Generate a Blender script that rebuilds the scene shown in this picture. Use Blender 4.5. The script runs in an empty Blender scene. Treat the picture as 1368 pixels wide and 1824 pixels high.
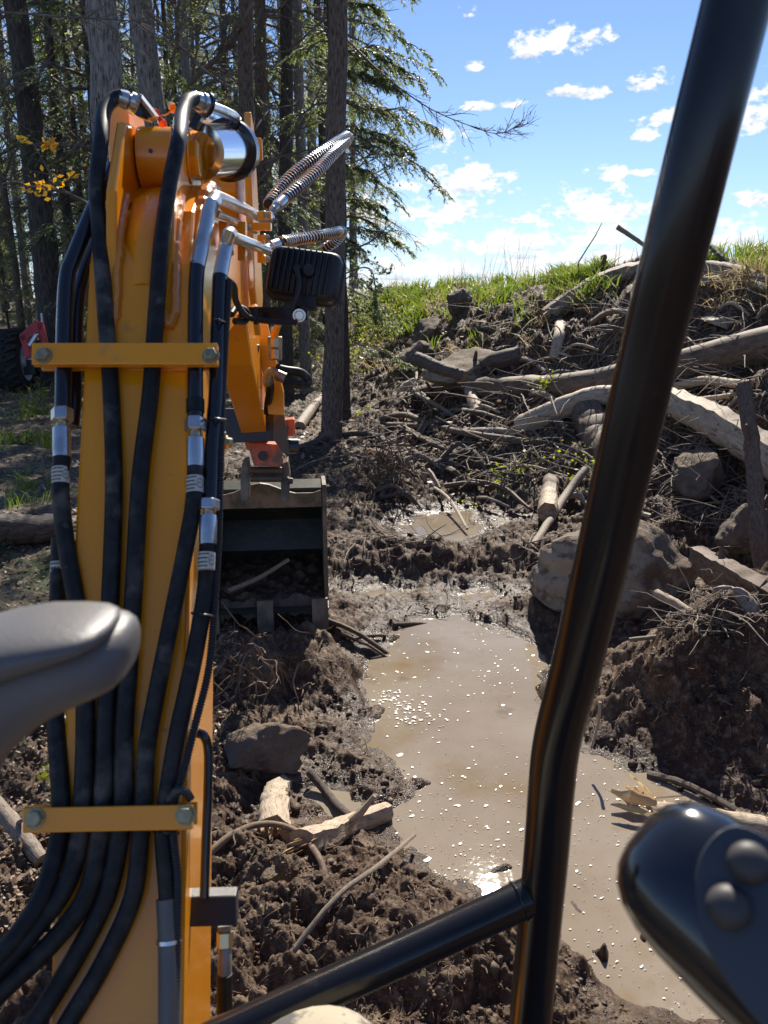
import bpy, math, random
import numpy as np
from mathutils import Vector, Matrix
random.seed(7)
rng = np.random.default_rng(7)
sc = bpy.context.scene
C = sc.collection
R_ = math.radians
# ------------------------------------------------------------------ camera
PITCH = R_(15.2); F = 1404.0; H = 1.6
CP, SP = math.cos(PITCH), math.sin(PITCH)
cam = bpy.data.cameras.new('camera'); camo = bpy.data.objects.new('camera', cam); C.objects.link(camo)
camo.location = (0, 0, H); camo.rotation_euler = (R_(90) - PITCH, 0, 0)
cam.sensor_fit = 'VERTICAL'; cam.sensor_height = 36; cam.sensor_width = 27
cam.lens = 36 * F / 1824.0
cam.clip_start = 0.02; cam.clip_end = 2000
cam.dof.use_dof = True; cam.dof.focus_distance = 2.6; cam.dof.aperture_fstop = 11
sc.camera = camo
# ------------------------------------------------------------------ render settings
sc.render.engine = 'CYCLES'
sc.cycles.use_denoising = True
sc.cycles.max_bounces = 7; sc.cycles.transparent_max_bounces = 6
sc.cycles.sample_clamp_indirect = 6.0
sc.view_settings.view_transform = 'Standard'; sc.view_settings.look = 'None'
sc.view_settings.gamma = 1; sc.view_settings.use_curve_mapping = False
sc.view_settings.exposure = 0.82
# ------------------------------------------------------------------ sun and sky
SUN_EL, SUN_AZ = R_(42), R_(9)
sun = bpy.data.lights.new('sun', 'SUN'); suno = bpy.data.objects.new('sun', sun); C.objects.link(suno)
sun.energy = 5.0; sun.angle = R_(0.5); sun.color = (1, 0.93, 0.82)
SV = Vector((math.sin(SUN_AZ) * math.cos(SUN_EL), math.cos(SUN_AZ) * math.cos(SUN_EL), math.sin(SUN_EL)))
suno.rotation_euler = SV.to_track_quat('Z', 'Y').to_euler(); suno.location = (3, 10, 14)
world = bpy.data.worlds.new('World'); sc.world = world; world.use_nodes = True

def px_dir(px, py):
    a, b = (px - 684) / F, (912 - py) / F
    v = Vector((a, CP + b * SP, -SP + b * CP)); return v
def px_azel(px, py):
    v = px_dir(px, py).normalized(); return math.atan2(v.x, v.y), math.asin(v.z)

def build_world():
    nt = world.node_tree; N = nt.nodes; L = nt.links; N.clear()
    out = N.new('ShaderNodeOutputWorld'); bg = N.new('ShaderNodeBackground'); bg.inputs[1].default_value = 0.085
    L.new(bg.outputs[0], out.inputs[0])
    sky = N.new('ShaderNodeTexSky'); sky.sky_type = 'NISHITA'; sky.sun_disc = False
    sky.sun_elevation = SUN_EL; sky.sun_rotation = SUN_AZ
    sky.air_density = 1.0; sky.dust_density = 0.0; sky.ozone_density = 3.0
    tc = N.new('ShaderNodeTexCoord'); sep = N.new('ShaderNodeSeparateXYZ'); L.new(tc.outputs['Generated'], sep.inputs[0])
    def M(op, a, b=None, c=None, clamp=False):
        n = N.new('ShaderNodeMath'); n.operation = op; n.use_clamp = clamp
        for i, v in enumerate((a, b, c)):
            if v is None: continue
            if isinstance(v, (int, float)): n.inputs[i].default_value = v
            else: L.new(v, n.inputs[i])
        return n.outputs[0]
    az = M('ARCTAN2', sep.outputs[0], sep.outputs[1]); el = M('ARCSINE', sep.outputs[2])
    comb = N.new('ShaderNodeCombineXYZ'); L.new(az, comb.inputs[0]); L.new(M('MULTIPLY', el, 1.7), comb.inputs[1])
    def noise(scale, det, off=0.0):
        n = N.new('ShaderNodeTexNoise'); n.inputs['Scale'].default_value = scale; n.inputs['Detail'].default_value = det
        n.inputs['Roughness'].default_value = 0.55
        mp = N.new('ShaderNodeVectorMath'); mp.operation = 'ADD'; L.new(comb.outputs[0], mp.inputs[0]); mp.inputs[1].default_value = (off, off * 1.3, off)
        L.new(mp.outputs[0], n.inputs['Vector']); return n.outputs[0]
    n1 = noise(13, 8); n2 = noise(42, 6, 3.1)
    # cumulus of this afternoon: px, py, half width, half height (of the photograph's own sky)
    cl = [(990,82,70,22),(940,98,32,12),(1155,147,38,14),(1025,165,42,12),(865,190,42,9),(785,258,34,20),(1180,212,30,17),(1148,245,32,10),(1340,212,62,42),
          (820,330,78,26),(780,385,90,26),(1082,314,34,13),(1148,309,22,8),(1075,375,112,34),(1335,356,32,15),(935,392,36,8),(780,425,60,22),
          (880,440,80,26),(1030,425,110,24),(1000,462,170,24),(1300,430,60,28),(760,480,110,22),(900,490,150,18),(690,500,90,22),(1310,470,90,20),(845,122,14,9),(838,24,16,11),
          (560,180,60,30),(430,300,90,40),(250,120,80,30),(120,60,60,30),(60,300,80,40),(640,380,70,40)]
    best = None; shade = None
    for (px, py, hw, hh) in cl:
        a0, e0 = px_azel(px, py); ra = hw / F * 1.25; re = hh / F * 1.25
        da = M('MULTIPLY', M('SUBTRACT', az, a0), 1 / ra); de = M('MULTIPLY', M('SUBTRACT', el, e0), 1 / re)
        de2 = M('MULTIPLY', de, M('MULTIPLY_ADD', M('LESS_THAN', de, 0.0), 0.7, 1.0))      # flat bases
        r = M('SQRT', M('ADD', M('MULTIPLY', da, da), M('MULTIPLY', de2, de2)))
        v = M('SUBTRACT', 1.0, r)
        sh = M('MULTIPLY', de, M('GREATER_THAN', v, -0.15))
        shade = sh if shade is None else M('ADD', shade, sh)
        best = v if best is None else M('MAXIMUM', best, v)
    # loose cloud field everywhere else (low down, thicker to the horizon)
    n3 = noise(4.2, 9, 7.7)
    field = M('SUBTRACT', M('MULTIPLY_ADD', n3, 2.6, -1.75), M('MULTIPLY', M('ABSOLUTE', el), 0.35))
    outside = M('GREATER_THAN', M('ABSOLUTE', az), 0.62)
    hi = M('GREATER_THAN', el, 0.36)
    use = M('MAXIMUM', outside, hi)
    field = M('ADD', field, M('MULTIPLY_ADD', use, 3.0, -3.0))
    best = M('MAXIMUM', best, field)
    n4 = noise(110, 6, 9.3)
    nn = M('ADD', M('MULTIPLY_ADD', n1, 2.6, -1.32), M('ADD', M('MULTIPLY_ADD', n2, 2.8, -1.4), M('MULTIPLY_ADD', n4, 1.3, -0.65)))
    v = M('ADD', M('MULTIPLY', best, 1.0), nn)
    v = M('MULTIPLY_ADD', M('GREATER_THAN', best, -0.55), 4.0, M('SUBTRACT', v, 4.0)) if False else v
    gate = N.new('ShaderNodeMapRange'); gate.inputs[1].default_value = -0.75; gate.inputs[2].default_value = -0.1; L.new(best, gate.inputs[0])
    mr = N.new('ShaderNodeMapRange'); mr.interpolation_type = 'SMOOTHSTEP'; mr.inputs[1].default_value = 0.12; mr.inputs[2].default_value = 0.66
    L.new(v, mr.inputs[0])
    dens = M('MULTIPLY', mr.outputs[0], gate.outputs[0], clamp=True)
    # brightness of the cloud: white crowns, greyer bases and cores
    g = M('MULTIPLY_ADD', shade, 0.42, 0.70); g = M('ADD', g, M('MULTIPLY_ADD', n2, 1.9, -0.95)); g = M('ADD', g, M('MULTIPLY_ADD', n4, 0.9, -0.45)); g = M('ADD', g, M('MULTIPLY_ADD', n1, -0.8, 0.4)); 
    cr = N.new('ShaderNodeValToRGB'); L.new(g, cr.inputs[0])
    cr.color_ramp.elements[0].position = 0.05; cr.color_ramp.elements[0].color = (0.38, 0.48, 0.64, 1)
    cr.color_ramp.elements[1].position = 0.75; cr.color_ramp.elements[1].color = (0.93, 0.95, 0.97, 1)
    sc8 = N.new('ShaderNodeVectorMath'); sc8.operation = 'SCALE'; sc8.inputs[3].default_value = 7.6; L.new(cr.outputs[0], sc8.inputs[0])
    # milky horizon
    hz = N.new('ShaderNodeMapRange'); hz.inputs[1].default_value = 0.16; hz.inputs[2].default_value = -0.02; hz.inputs[3].default_value = 0.0; hz.inputs[4].default_value = 0.5; L.new(el, hz.inputs[0])
    m0 = N.new('ShaderNodeMix'); m0.data_type = 'RGBA'; L.new(hz.outputs[0], m0.inputs['Factor'])
    tint = N.new('ShaderNodeMix'); tint.data_type = 'RGBA'; tint.blend_type = 'MULTIPLY'; tint.inputs['Factor'].default_value = 1
    tint.inputs['B'].default_value = (0.76, 0.78, 0.92, 1); L.new(sky.outputs[0], tint.inputs['A'])
    L.new(tint.outputs['Result'], m0.inputs['A']); m0.inputs['B'].default_value = (3.2, 4.9, 7.6, 1)
    mx = N.new('ShaderNodeMix'); mx.data_type = 'RGBA'; L.new(dens, mx.inputs['Factor']); L.new(m0.outputs['Result'], mx.inputs['A']); L.new(sc8.outputs[0], mx.inputs['B'])
    L.new(mx.outputs['Result'], bg.inputs[0])
build_world()

# ------------------------------------------------------------------ numpy noise
def _hash(ix, iy, s):
    h = (ix.astype(np.int64) * 374761393 + iy.astype(np.int64) * 668265263 + s * 1442695041) & 0xffffffff
    h = ((h ^ (h >> 13)) * 1274126177) & 0xffffffff
    h = (h ^ (h >> 16)) & 0xffffff
    return h / float(0xffffff)
def vnoise(x, y, s=0):
    ix, iy = np.floor(x), np.floor(y); fx, fy = x - ix, y - iy
    fx = fx * fx * fx * (fx * (fx * 6 - 15) + 10); fy = fy * fy * fy * (fy * (fy * 6 - 15) + 10)
    a = _hash(ix, iy, s); b = _hash(ix + 1, iy, s); c = _hash(ix, iy + 1, s); d = _hash(ix + 1, iy + 1, s)
    return (a + (b - a) * fx) * (1 - fy) + (c + (d - c) * fx) * fy - 0.5
def fbm(x, y, s=0, o=4, g=0.5):
    t = 0; a = 1.0
    for i in range(o):
        t = t + a * vnoise(x * 2 ** i + 13.7 * i, y * 2 ** i - 7.1 * i, s + i); a *= g
    return t
def worley(x, y, s=0):
    ix, iy = np.floor(x), np.floor(y); best = np.full(x.shape, 9.0)
    for dx in (-1, 0, 1):
        for dy in (-1, 0, 1):
            cx, cy = ix + dx, iy + dy
            px = cx + _hash(cx, cy, s); py = cy + _hash(cx, cy, s + 57)
            best = np.minimum(best, (px - x) ** 2 + (py - y) ** 2)
    return np.sqrt(best)
def sm(t): t = np.clip(t, 0, 1); return t * t * (3 - 2 * t)

# ------------------------------------------------------------------ pixel <-> place
def P(px, py, d):
    a, b = (px - 684) / F * d, (912 - py) / F * d
    return np.array((a, d * CP + b * SP, H - d * SP + b * CP))
def G(px, py, z=0.0):
    v = px_dir(px, py); t = (z - H) / v.z
    return (v.x * t, v.y * t)
def seg_dist(x, y, a, b):
    ax, ay = a; bx, by = b; dx, dy = bx - ax, by - ay
    t = np.clip(((x - ax) * dx + (y - ay) * dy) / (dx * dx + dy * dy + 1e-12), 0, 1)
    return np.hypot(x - ax - t * dx, y - ay - t * dy)
def poly_sd(x, y, poly):
    d = np.full(x.shape, 1e9); ins = np.zeros(x.shape, bool); n = len(poly)
    for i in range(n):
        a, b = poly[i], poly[(i + 1) % n]
        d = np.minimum(d, seg_dist(x, y, a, b))
        c = ((a[1] > y) != (b[1] > y)) & (x < (b[0] - a[0]) * (y - a[1]) / (b[1] - a[1] + 1e-12) + a[0])
        ins ^= c
    return np.where(ins, -d, d)
pud_px = [(742,1100),(800,1092),(862,1108),(955,1150),(985,1190),(1000,1260),(1040,1335),(1100,1345),(1180,1385),(1290,1435),(1400,1470),(1700,1700),(1500,1900),
          (1300,1860),(1190,1824),(1110,1800),(1040,1730),(1000,1690),(960,1625),(860,1605),(770,1560),(705,1500),(675,1455),(735,1395),(690,1360),(640,1330),(655,1270),(645,1225),(650,1180),(700,1130)]
pools = [[G(*p) for p in pud_px],
         [G(*p) for p in [(700,935),(745,912),(840,908),(868,940),(812,972),(740,962)]],
         [G(*p) for p in [(545,1425),(590,1395),(640,1398),(645,1435),(590,1455),(548,1450)]],
         [G(*p) for p in [(615,1055),(680,1046),(735,1052),(690,1068)]],
         [G(*p) for p in [(800,1060),(860,1050),(905,1062),(860,1078)]],
         [G(*p) for p in [(1215,1405),(1290,1425),(1330,1455),(1260,1440)]]]
toe = [(2.6, -3.0), (1.9, 2.2), (1.75, 3.6), (1.75, 4.6), (1.0, 5.9), (0.2, 7.0), (-0.35, 8.6), (-0.9, 10.5), (-1.6, 14), (-6, 26), (-12, 60)]
def toe_s(x, y):
    d = np.full(x.shape, 1e9); sg = np.ones(x.shape)
    for a, b in zip(toe[:-1], toe[1:]):
        dd = seg_dist(x, y, a, b)
        cr = (b[0] - a[0]) * (y - a[1]) - (b[1] - a[1]) * (x - a[0])
        m = dd < d - 1e-9; d = np.where(m, dd, d); sg = np.where(m, np.where(cr < 0, 1, -1), sg)
    return d * sg
def mound(x, y, px, py, rx, ry, hgt, p=2.0, z=0.0):
    cx, cy = G(px, py, z)
    r = ((x - cx) / rx) ** 2 + ((y - cy) / ry) ** 2
    return hgt * np.exp(-np.power(r, p / 2))
def h_base(x, y):
    x = np.asarray(x, float); y = np.asarray(y, float)
    wx = x + 0.10 * fbm(x * 3.1, y * 3.1, 11, 3); wy = y + 0.10 * fbm(x * 3.1 + 40, y * 3.1, 12, 3)
    wx2 = x + 0.05 * fbm(x * 7, y * 7, 13, 3); wy2 = y + 0.05 * fbm(x * 7 + 9, y * 7, 14, 3)
    sd = poly_sd(wx2, wy2, pools[0])
    for q in pools[1:]: sd = np.minimum(sd, poly_sd(wx2, wy2, q) * 0.9)
    near = 0.075 * sm(sd / 0.55) + 0.02 * sm(sd / 0.05) - 0.05 * sm(-sd / 0.16)
    h = near
    s = toe_s(wx, wy)
    crest = 2.03 - 0.36 * sm((y - 6.5) / 5.0) + 0.22 * fbm(x * 0.9, y * 0.9, 21, 3)
    rise = sm((s + 0.1) / 3.6) ** 0.9
    h = h + crest * rise + 0.30 * rise * (1 - rise) * 4 * fbm(x * 1.6, y * 1.6, 22, 3)
    # woodland floor on the left, climbing gently behind
    left = sm((-x - 0.9) / 0.8)
    h = h + 0.05 * left * (1 + 3 * fbm(x * 0.8, y * 0.8, 23, 3)) + 1.35 * sm((y - 13.0) / 14) * sm(-s / 3.0)
    # dug heaps
    hm = mound(wx, wy, 530, 1225, 0.42, 0.26, 1, 4) + mound(wx, wy, 1290, 1290, 0.5, 0.45, 1, 3) + mound(wx, wy, 1420, 1180, 0.5, 0.5, 1, 3) + mound(wx, wy, 700, 1015, 0.8, 0.25, .25, 3)
    h = h + np.clip(hm, 0, 1) * (0.15 * fbm(wx * 3.6, wy * 3.6, 25, 3, .5) + 0.07 * (1 - worley(wx * 5.5, wy * 5.5, 26)) - .05)
    h = h + mound(wx, wy, 530, 1225, 0.36, 0.20, 0.17, 4) + mound(wx, wy, 500, 1120, 0.4, 0.3, 0.035)
    h = h + mound(wx, wy, 1290, 1290, 0.40, 0.36, 0.27, 2.4) + mound(wx, wy, 1420, 1180, 0.5, 0.5, 0.3, 3)
    h = h + mound(wx, wy, 690, 1015, 0.7, 0.22, 0.05, 3) + mound(wx, wy, 900, 1020, 0.5, 0.22, 0.04)
    h = h + mound(wx, wy, 560, 1700, 0.28, 0.2, 0.10, 3) + mound(wx, wy, 820, 1760, 0.25, 0.16, 0.08, 3) + mound(wx, wy, 430, 1560, 0.25, 0.15, 0.07)
    h = h + mound(wx, wy, 650, 860, 0.4, 0.5, 0.16, 3) - mound(wx, wy, 440, 1430, 0.12, 0.10, 0.05)
    h = near + (h - near) * sm((sd + .03) / .20)
    h = h + mound(wx, wy, 1092, 1688, .055, .05, .07, 2) * (.7 + 1.6 * fbm(x * 22, y * 22, 27, 3)) + mound(wx, wy, 1020, 1725, .03, .03, .06) + mound(wx, wy, 965, 1240, .05, .07, .07) + mound(wx, wy, 1150, 1650, .02, .02, .055) + mound(wx, wy, 905, 1555, .05, .03, .055)
    h = h - mound(wx, wy, 1290, 960, 0.4, 0.5, 0.2, 3, 0.3)
    return h, sd, s
def h_full(x, y):
    h, sd, s = h_base(x, y)
    dist = np.hypot(x, y)
    dry = sm((sd - 0.0) / 0.22)
    grassy = sm((s - 2.6) / 1.0)
    leftw = sm((-x - 1.1) / 0.8)
    dug = (1 - 0.75 * leftw) * (1 - 0.7 * grassy)
    mk = 0.55 + 0.9 * np.clip(fbm(x * 2.3, y * 2.3, 31, 2) + 0.4, 0, 1)
    c1 = 1 - np.clip(worley(x * 6.5 + 0.5 * fbm(x * 9, y * 9, 1), y * 6.5, 41), 0, 1) ** 1.5
    c2 = 1 - np.clip(worley(x * 15 + 0.6 * fbm(x * 22, y * 22, 2), y * 15, 42), 0, 1) ** 1.5
    c3 = 1 - np.clip(worley(x * 34 + 0.6 * fbm(x * 45, y * 45, 3), y * 34, 43), 0, 1) ** 1.5
    c4 = 1 - np.clip(worley(x * 75, y * 75, 44), 0, 1) ** 1.5
    n = 0.05 * fbm(x * 4, y * 4, 51, 5, 0.6)
    det = mk * (0.060 * (c1 - 0.5) + 0.046 * (c2 - 0.5) + 0.024 * (c3 - 0.5) + 0.010 * (c4 - 0.5)) + n + 0.013 * fbm(x * 30, y * 30, 52, 3, .6)
    amp = dug * (0.10 + 0.90 * dry)
    rgh = 1 + 1.2 * sm(s / 1.2) * (1 - grassy)
    h = h + det * amp * rgh + 0.012 * (1 - dry)* np.clip(fbm(x*8,y*8,61,3),0,1) + 0.02 * fbm(x * 12, y * 12, 63, 3) * leftw
    # small crumbs breaking the water surface near the banks
    h = h + 0.09 * np.clip(fbm(x * 5, y * 5, 71, 4, 0.6) - 0.30, 0, 1) * sm(1 + sd / 0.25) * (1 - dry)
    return h, sd, s
def hz(x, y): return float(h_base(np.array([x]), np.array([y]))[0][0])
_marchcache = None
def hit(px, py, lift=0.0):
    v = px_dir(px, py); t = np.concatenate([np.linspace(1.0, 9, 400), np.linspace(9.05, 60, 250)])
    x, y, z = v.x * t, v.y * t, H + v.z * t
    h = h_base(x, y)[0]; k = np.argmax(z < h) if np.any(z < h) else None
    if k is None: k = int(np.argmin(z - h))
    return np.array((x[k], y[k], h[k] + lift))
def depth_of(p): return float(p[1] * CP + (H - p[2]) * SP)

# ------------------------------------------------------------------ mesh collecting
class MB:
    def __init__(s): s.v = []; s.f3 = []; s.f4 = []; s.uv = []; s.m3 = []; s.m4 = []; s.n = 0; s.poly = []
    def add(s, v, f, uv=None, mi=0):
        v = np.asarray(v, float).reshape(-1, 3); f = np.asarray(f, int)
        s.v.append(v); s.uv.append(np.zeros((len(v), 2)) if uv is None else np.asarray(uv, float).reshape(-1, 2))
        if f.shape[1] == 3: s.f3.append(f + s.n); s.m3.append(np.full(len(f), mi))
        else: s.f4.append(f + s.n); s.m4.append(np.full(len(f), mi))
        s.n += len(v); return s
    def ngon(s, v, f, mi=0):           # arbitrary polygons (few)
        v = np.asarray(v, float).reshape(-1, 3); s.v.append(v); s.uv.append(v[:, :2].copy())
        for p in f: s.poly.append(([i + s.n for i in p], mi))
        s.n += len(v); return s
    def box(s, c, size, rot=None, mi=0):
        hx, hy, hz_ = [q / 2 for q in size]
        v = np.array([(x, y, z) for x in (-hx, hx) for y in (-hy, hy) for z in (-hz_, hz_)])
        if rot is not None: v = v @ np.array(rot).T
        v = v + np.asarray(c, float)
        return s.ngon(v, [(0, 1, 3, 2), (4, 6, 7, 5), (0, 4, 5, 1), (2, 3, 7, 6), (0, 2, 6, 4), (1, 5, 7, 3)], mi)
    lprof = None
    def tubes(s, Pn, Rn, n=6, cap=False, mi=0, capmi=None, lump=0.0, vs=1.0):
        Pn = np.asarray(Pn, float); Rn = np.asarray(Rn, float)
        if Pn.ndim == 2: Pn = Pn[None]; 
        if Rn.ndim == 0: Rn = np.full(Pn.shape[:2], float(Rn))
        if Rn.ndim == 1: Rn = np.broadcast_to(Rn, Pn.shape[:2])
        Nn, K, _ = Pn.shape
        T = np.gradient(Pn, axis=1); T /= np.linalg.norm(T, axis=2, keepdims=True) + 1e-9
        ref = np.where(np.abs(T[:, :1, 2:3]) > 0.9, np.array([[[1., 0, 0]]]), np.array([[[0, 0, 1.]]]))
        U = np.zeros_like(T); u = np.cross(T[:, 0], ref[:, 0]); u /= np.linalg.norm(u, axis=1, keepdims=True) + 1e-9; U[:, 0] = u
        for k in range(1, K):
            u = U[:, k - 1] - (U[:, k - 1] * T[:, k]).sum(1, keepdims=True) * T[:, k]
            U[:, k] = u / (np.linalg.norm(u, axis=1, keepdims=True) + 1e-9)
        W = np.cross(T, U)
        a = np.linspace(0, 2 * np.pi, n + 1)
        rr = Rn[:, :, None] * np.ones((1, 1, n + 1))
        if lump > 0:
            q = rng.normal(0, lump, (Nn, K, n)); q = (q + np.roll(q, 1, 2) + np.roll(q, -1, 2)) / 2
            if s.lprof is not None: q = q * .45 + s.lprof[None, None, :n]
            q = np.concatenate([q, q[:, :, :1]], 2); rr = rr * (1 + q)
        V = Pn[:, :, None, :] + rr[..., None] * (np.cos(a)[None, None, :, None] * U[:, :, None, :] + np.sin(a)[None, None, :, None] * W[:, :, None, :])
        L = np.concatenate([np.zeros((Nn, 1)), np.cumsum(np.linalg.norm(np.diff(Pn, axis=1), axis=2), axis=1)], 1)
        uv = np.stack([np.broadcast_to(a / (2 * np.pi), (Nn, K, n + 1)), np.broadcast_to(L[:, :, None] * vs, (Nn, K, n + 1))], -1)
        i = np.arange(Nn)[:, None, None] * K * (n + 1); k = np.arange(K - 1)[None, :, None] * (n + 1); j = np.arange(n)[None, None, :]
        b = i + k + j
        fc = np.stack([b, b + n + 1, b + n + 2, b + 1], -1).reshape(-1, 4)[:, ::-1]
        s.add(V, fc, uv, mi)
        if cap:
            cm = mi if capmi is None else capmi
            for q in range(Nn):
                for end in (0, K - 1):
                    ring = V[q, end, :n]; sgn = -1 if end == 0 else 1
                    cen = Pn[q, end] + T[q, end] * sgn * Rn[q, end] * 0.04
                    vv = np.vstack([ring, cen[None]]); jj = np.arange(n)
                    ff = np.stack([jj, (jj + 1) % n, np.full(n, n)], 1)
                    if end == 0: ff = ff[:, ::-1]
                    uu = np.stack([np.cos(a[:n]), np.sin(a[:n])], 1) * 0.5; uu = np.vstack([uu, [[0, 0]]])
                    s.add(vv, ff, uu, cm)
        return s
    def cyl(s, a, b, r, n=24, r2=None, mi=0):
        a = np.asarray(a, float); b = np.asarray(b, float); r2 = r if r2 is None else r2
        return s.tubes(np.array([a, b]), np.array([r, r2]), n, cap=True, mi=mi)
    def lathe(s, a, b, prof, n=28, mi=0, caps=True):       # prof: (t along a->b in metres, radius)
        a = np.asarray(a, float); b = np.asarray(b, float); d = (b - a) / np.linalg.norm(b - a)
        pts = np.array([a + d * t for t, r in prof]); 
        # tiny nudges so repeated stations keep a direction
        T = d; ref = np.array([0, 0, 1.]) if abs(d[2]) < .9 else np.array([1., 0, 0]); u = np.cross(T, ref); u /= np.linalg.norm(u); w = np.cross(T, u)
        an = np.linspace(0, 2 * np.pi, n, endpoint=False); K = len(prof)
        V = np.array([[pts[k] + prof[k][1] * (math.cos(q) * u + math.sin(q) * w) for q in an] for k in range(K)]).reshape(-1, 3)
        f = [[k * n + j, k * n + (j + 1) % n, (k + 1) * n + (j + 1) % n, (k + 1) * n + j] for k in range(K - 1) for j in range(n)]
        s.add(V, f, None, mi)
        if caps: s.ngon(V[:n], [list(range(n))[::-1]], mi); s.ngon(V[-n:], [list(range(n))], mi)
        return s
    def prism(s, poly3, off, mi=0):              # a flat outline pushed along off
        p = np.asarray(poly3, float); n = len(p); v = np.vstack([p, p + np.asarray(off, float)])
        f = [list(range(n))[::-1], list(range(n, 2 * n))] + [(i, (i + 1) % n, (i + 1) % n + n, i + n) for i in range(n)]
        return s.ngon(v, f, mi)
    def build(s, name, mats, parent=None, smooth=True, bevel=0.0, seg=2, weld=False, auto=True):
        V = np.vstack(s.v); UV = np.vstack(s.uv); me = bpy.data.meshes.new(name)
        f3 = np.vstack(s.f3) if s.f3 else np.zeros((0, 3), int); f4 = np.vstack(s.f4) if s.f4 else np.zeros((0, 4), int)
        mi = [np.concatenate(s.m3) if s.m3 else np.zeros(0, int), np.concatenate(s.m4) if s.m4 else np.zeros(0, int)]
        loops = [f3.ravel(), f4.ravel()] + [np.array(p[0]) for p in s.poly]
        counts = np.concatenate([np.full(len(f3), 3), np.full(len(f4), 4), np.array([len(p[0]) for p in s.poly], int)]).astype(np.int32)
        mi = np.concatenate(mi + [np.array([p[1] for p in s.poly], int)]).astype(np.int32)
        lv = np.concatenate(loops).astype(np.int32)
        me.vertices.add(len(V)); me.vertices.foreach_set('co', V.astype(np.float32).ravel())
        me.loops.add(len(lv)); me.loops.foreach_set('vertex_index', lv)
        me.polygons.add(len(counts)); st = np.concatenate([[0], np.cumsum(counts)[:-1]]).astype(np.int32)
        me.polygons.foreach_set('loop_start', st); me.polygons.foreach_set('loop_total', counts)
        me.polygons.foreach_set('material_index', mi)
        me.polygons.foreach_set('use_smooth', np.full(len(counts), smooth))
        uvl = me.uv_layers.new(name='UVMap'); uvl.data.foreach_set('uv', UV[lv].astype(np.float32).ravel())
        me.update(calc_edges=True); me.validate()
        for m in (mats if isinstance(mats, (list, tuple)) else [mats]): me.materials.append(m)
        if smooth and len(counts) < 20000: me.set_sharp_from_angle(angle=R_(38))
        o = bpy.data.objects.new(name, me); C.objects.link(o)
        if parent is not None: o.parent = parent
        if weld or bevel > 0:
            w = o.modifiers.new('weld', 'WELD'); w.merge_threshold = 1e-5
        if bevel > 0:
            b = o.modifiers.new('bevel', 'BEVEL'); b.width = bevel; b.segments = seg; b.limit_method = 'ANGLE'; b.angle_limit = R_(35); b.harden_normals = False
        return o
def shade_auto(o, ang=40):
    me = o.data
    me.set_sharp_from_angle(angle=R_(ang)); return o
def tag(o, label=None, cat=None, group=None, kind=None):
    if label: o['label'] = label
    if cat: o['category'] = cat
    if group: o['group'] = group
    if kind: o['kind'] = kind
    return o
def empty(name, loc=(0, 0, 0)):
    o = bpy.data.objects.new(name, None); C.objects.link(o); o.location = loc; o.empty_display_size = 0.1; return o
def kids_local(root, objs):
    for o in objs: o.parent = root; o.matrix_parent_inverse = Matrix.Translation(-Vector(root.location))
def smoothpath(pts, n=24):
    pts = np.asarray(pts, float); K = len(pts)
    if K < 3: t = np.linspace(0, 1, n)[:, None]; return pts[0] * (1 - t) + pts[-1] * t
    ext = np.vstack([2 * pts[0] - pts[1], pts, 2 * pts[-1] - pts[-2]]); out = []
    seglen = np.linalg.norm(np.diff(pts[:, :3], axis=0), axis=1); cum = np.concatenate([[0], np.cumsum(seglen)]); 
    for q in np.linspace(0, cum[-1], n):
        i = min(int(np.searchsorted(cum, q, 'right') - 1), K - 2); t = (q - cum[i]) / max(seglen[i], 1e-9)
        p0, p1, p2, p3 = ext[i], ext[i + 1], ext[i + 2], ext[i + 3]
        out.append(0.5 * ((2 * p1) + (-p0 + p2) * t + (2 * p0 - 5 * p1 + 4 * p2 - p3) * t * t + (-p0 + 3 * p1 - 3 * p2 + p3) * t ** 3))
    return np.array(out)

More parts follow.
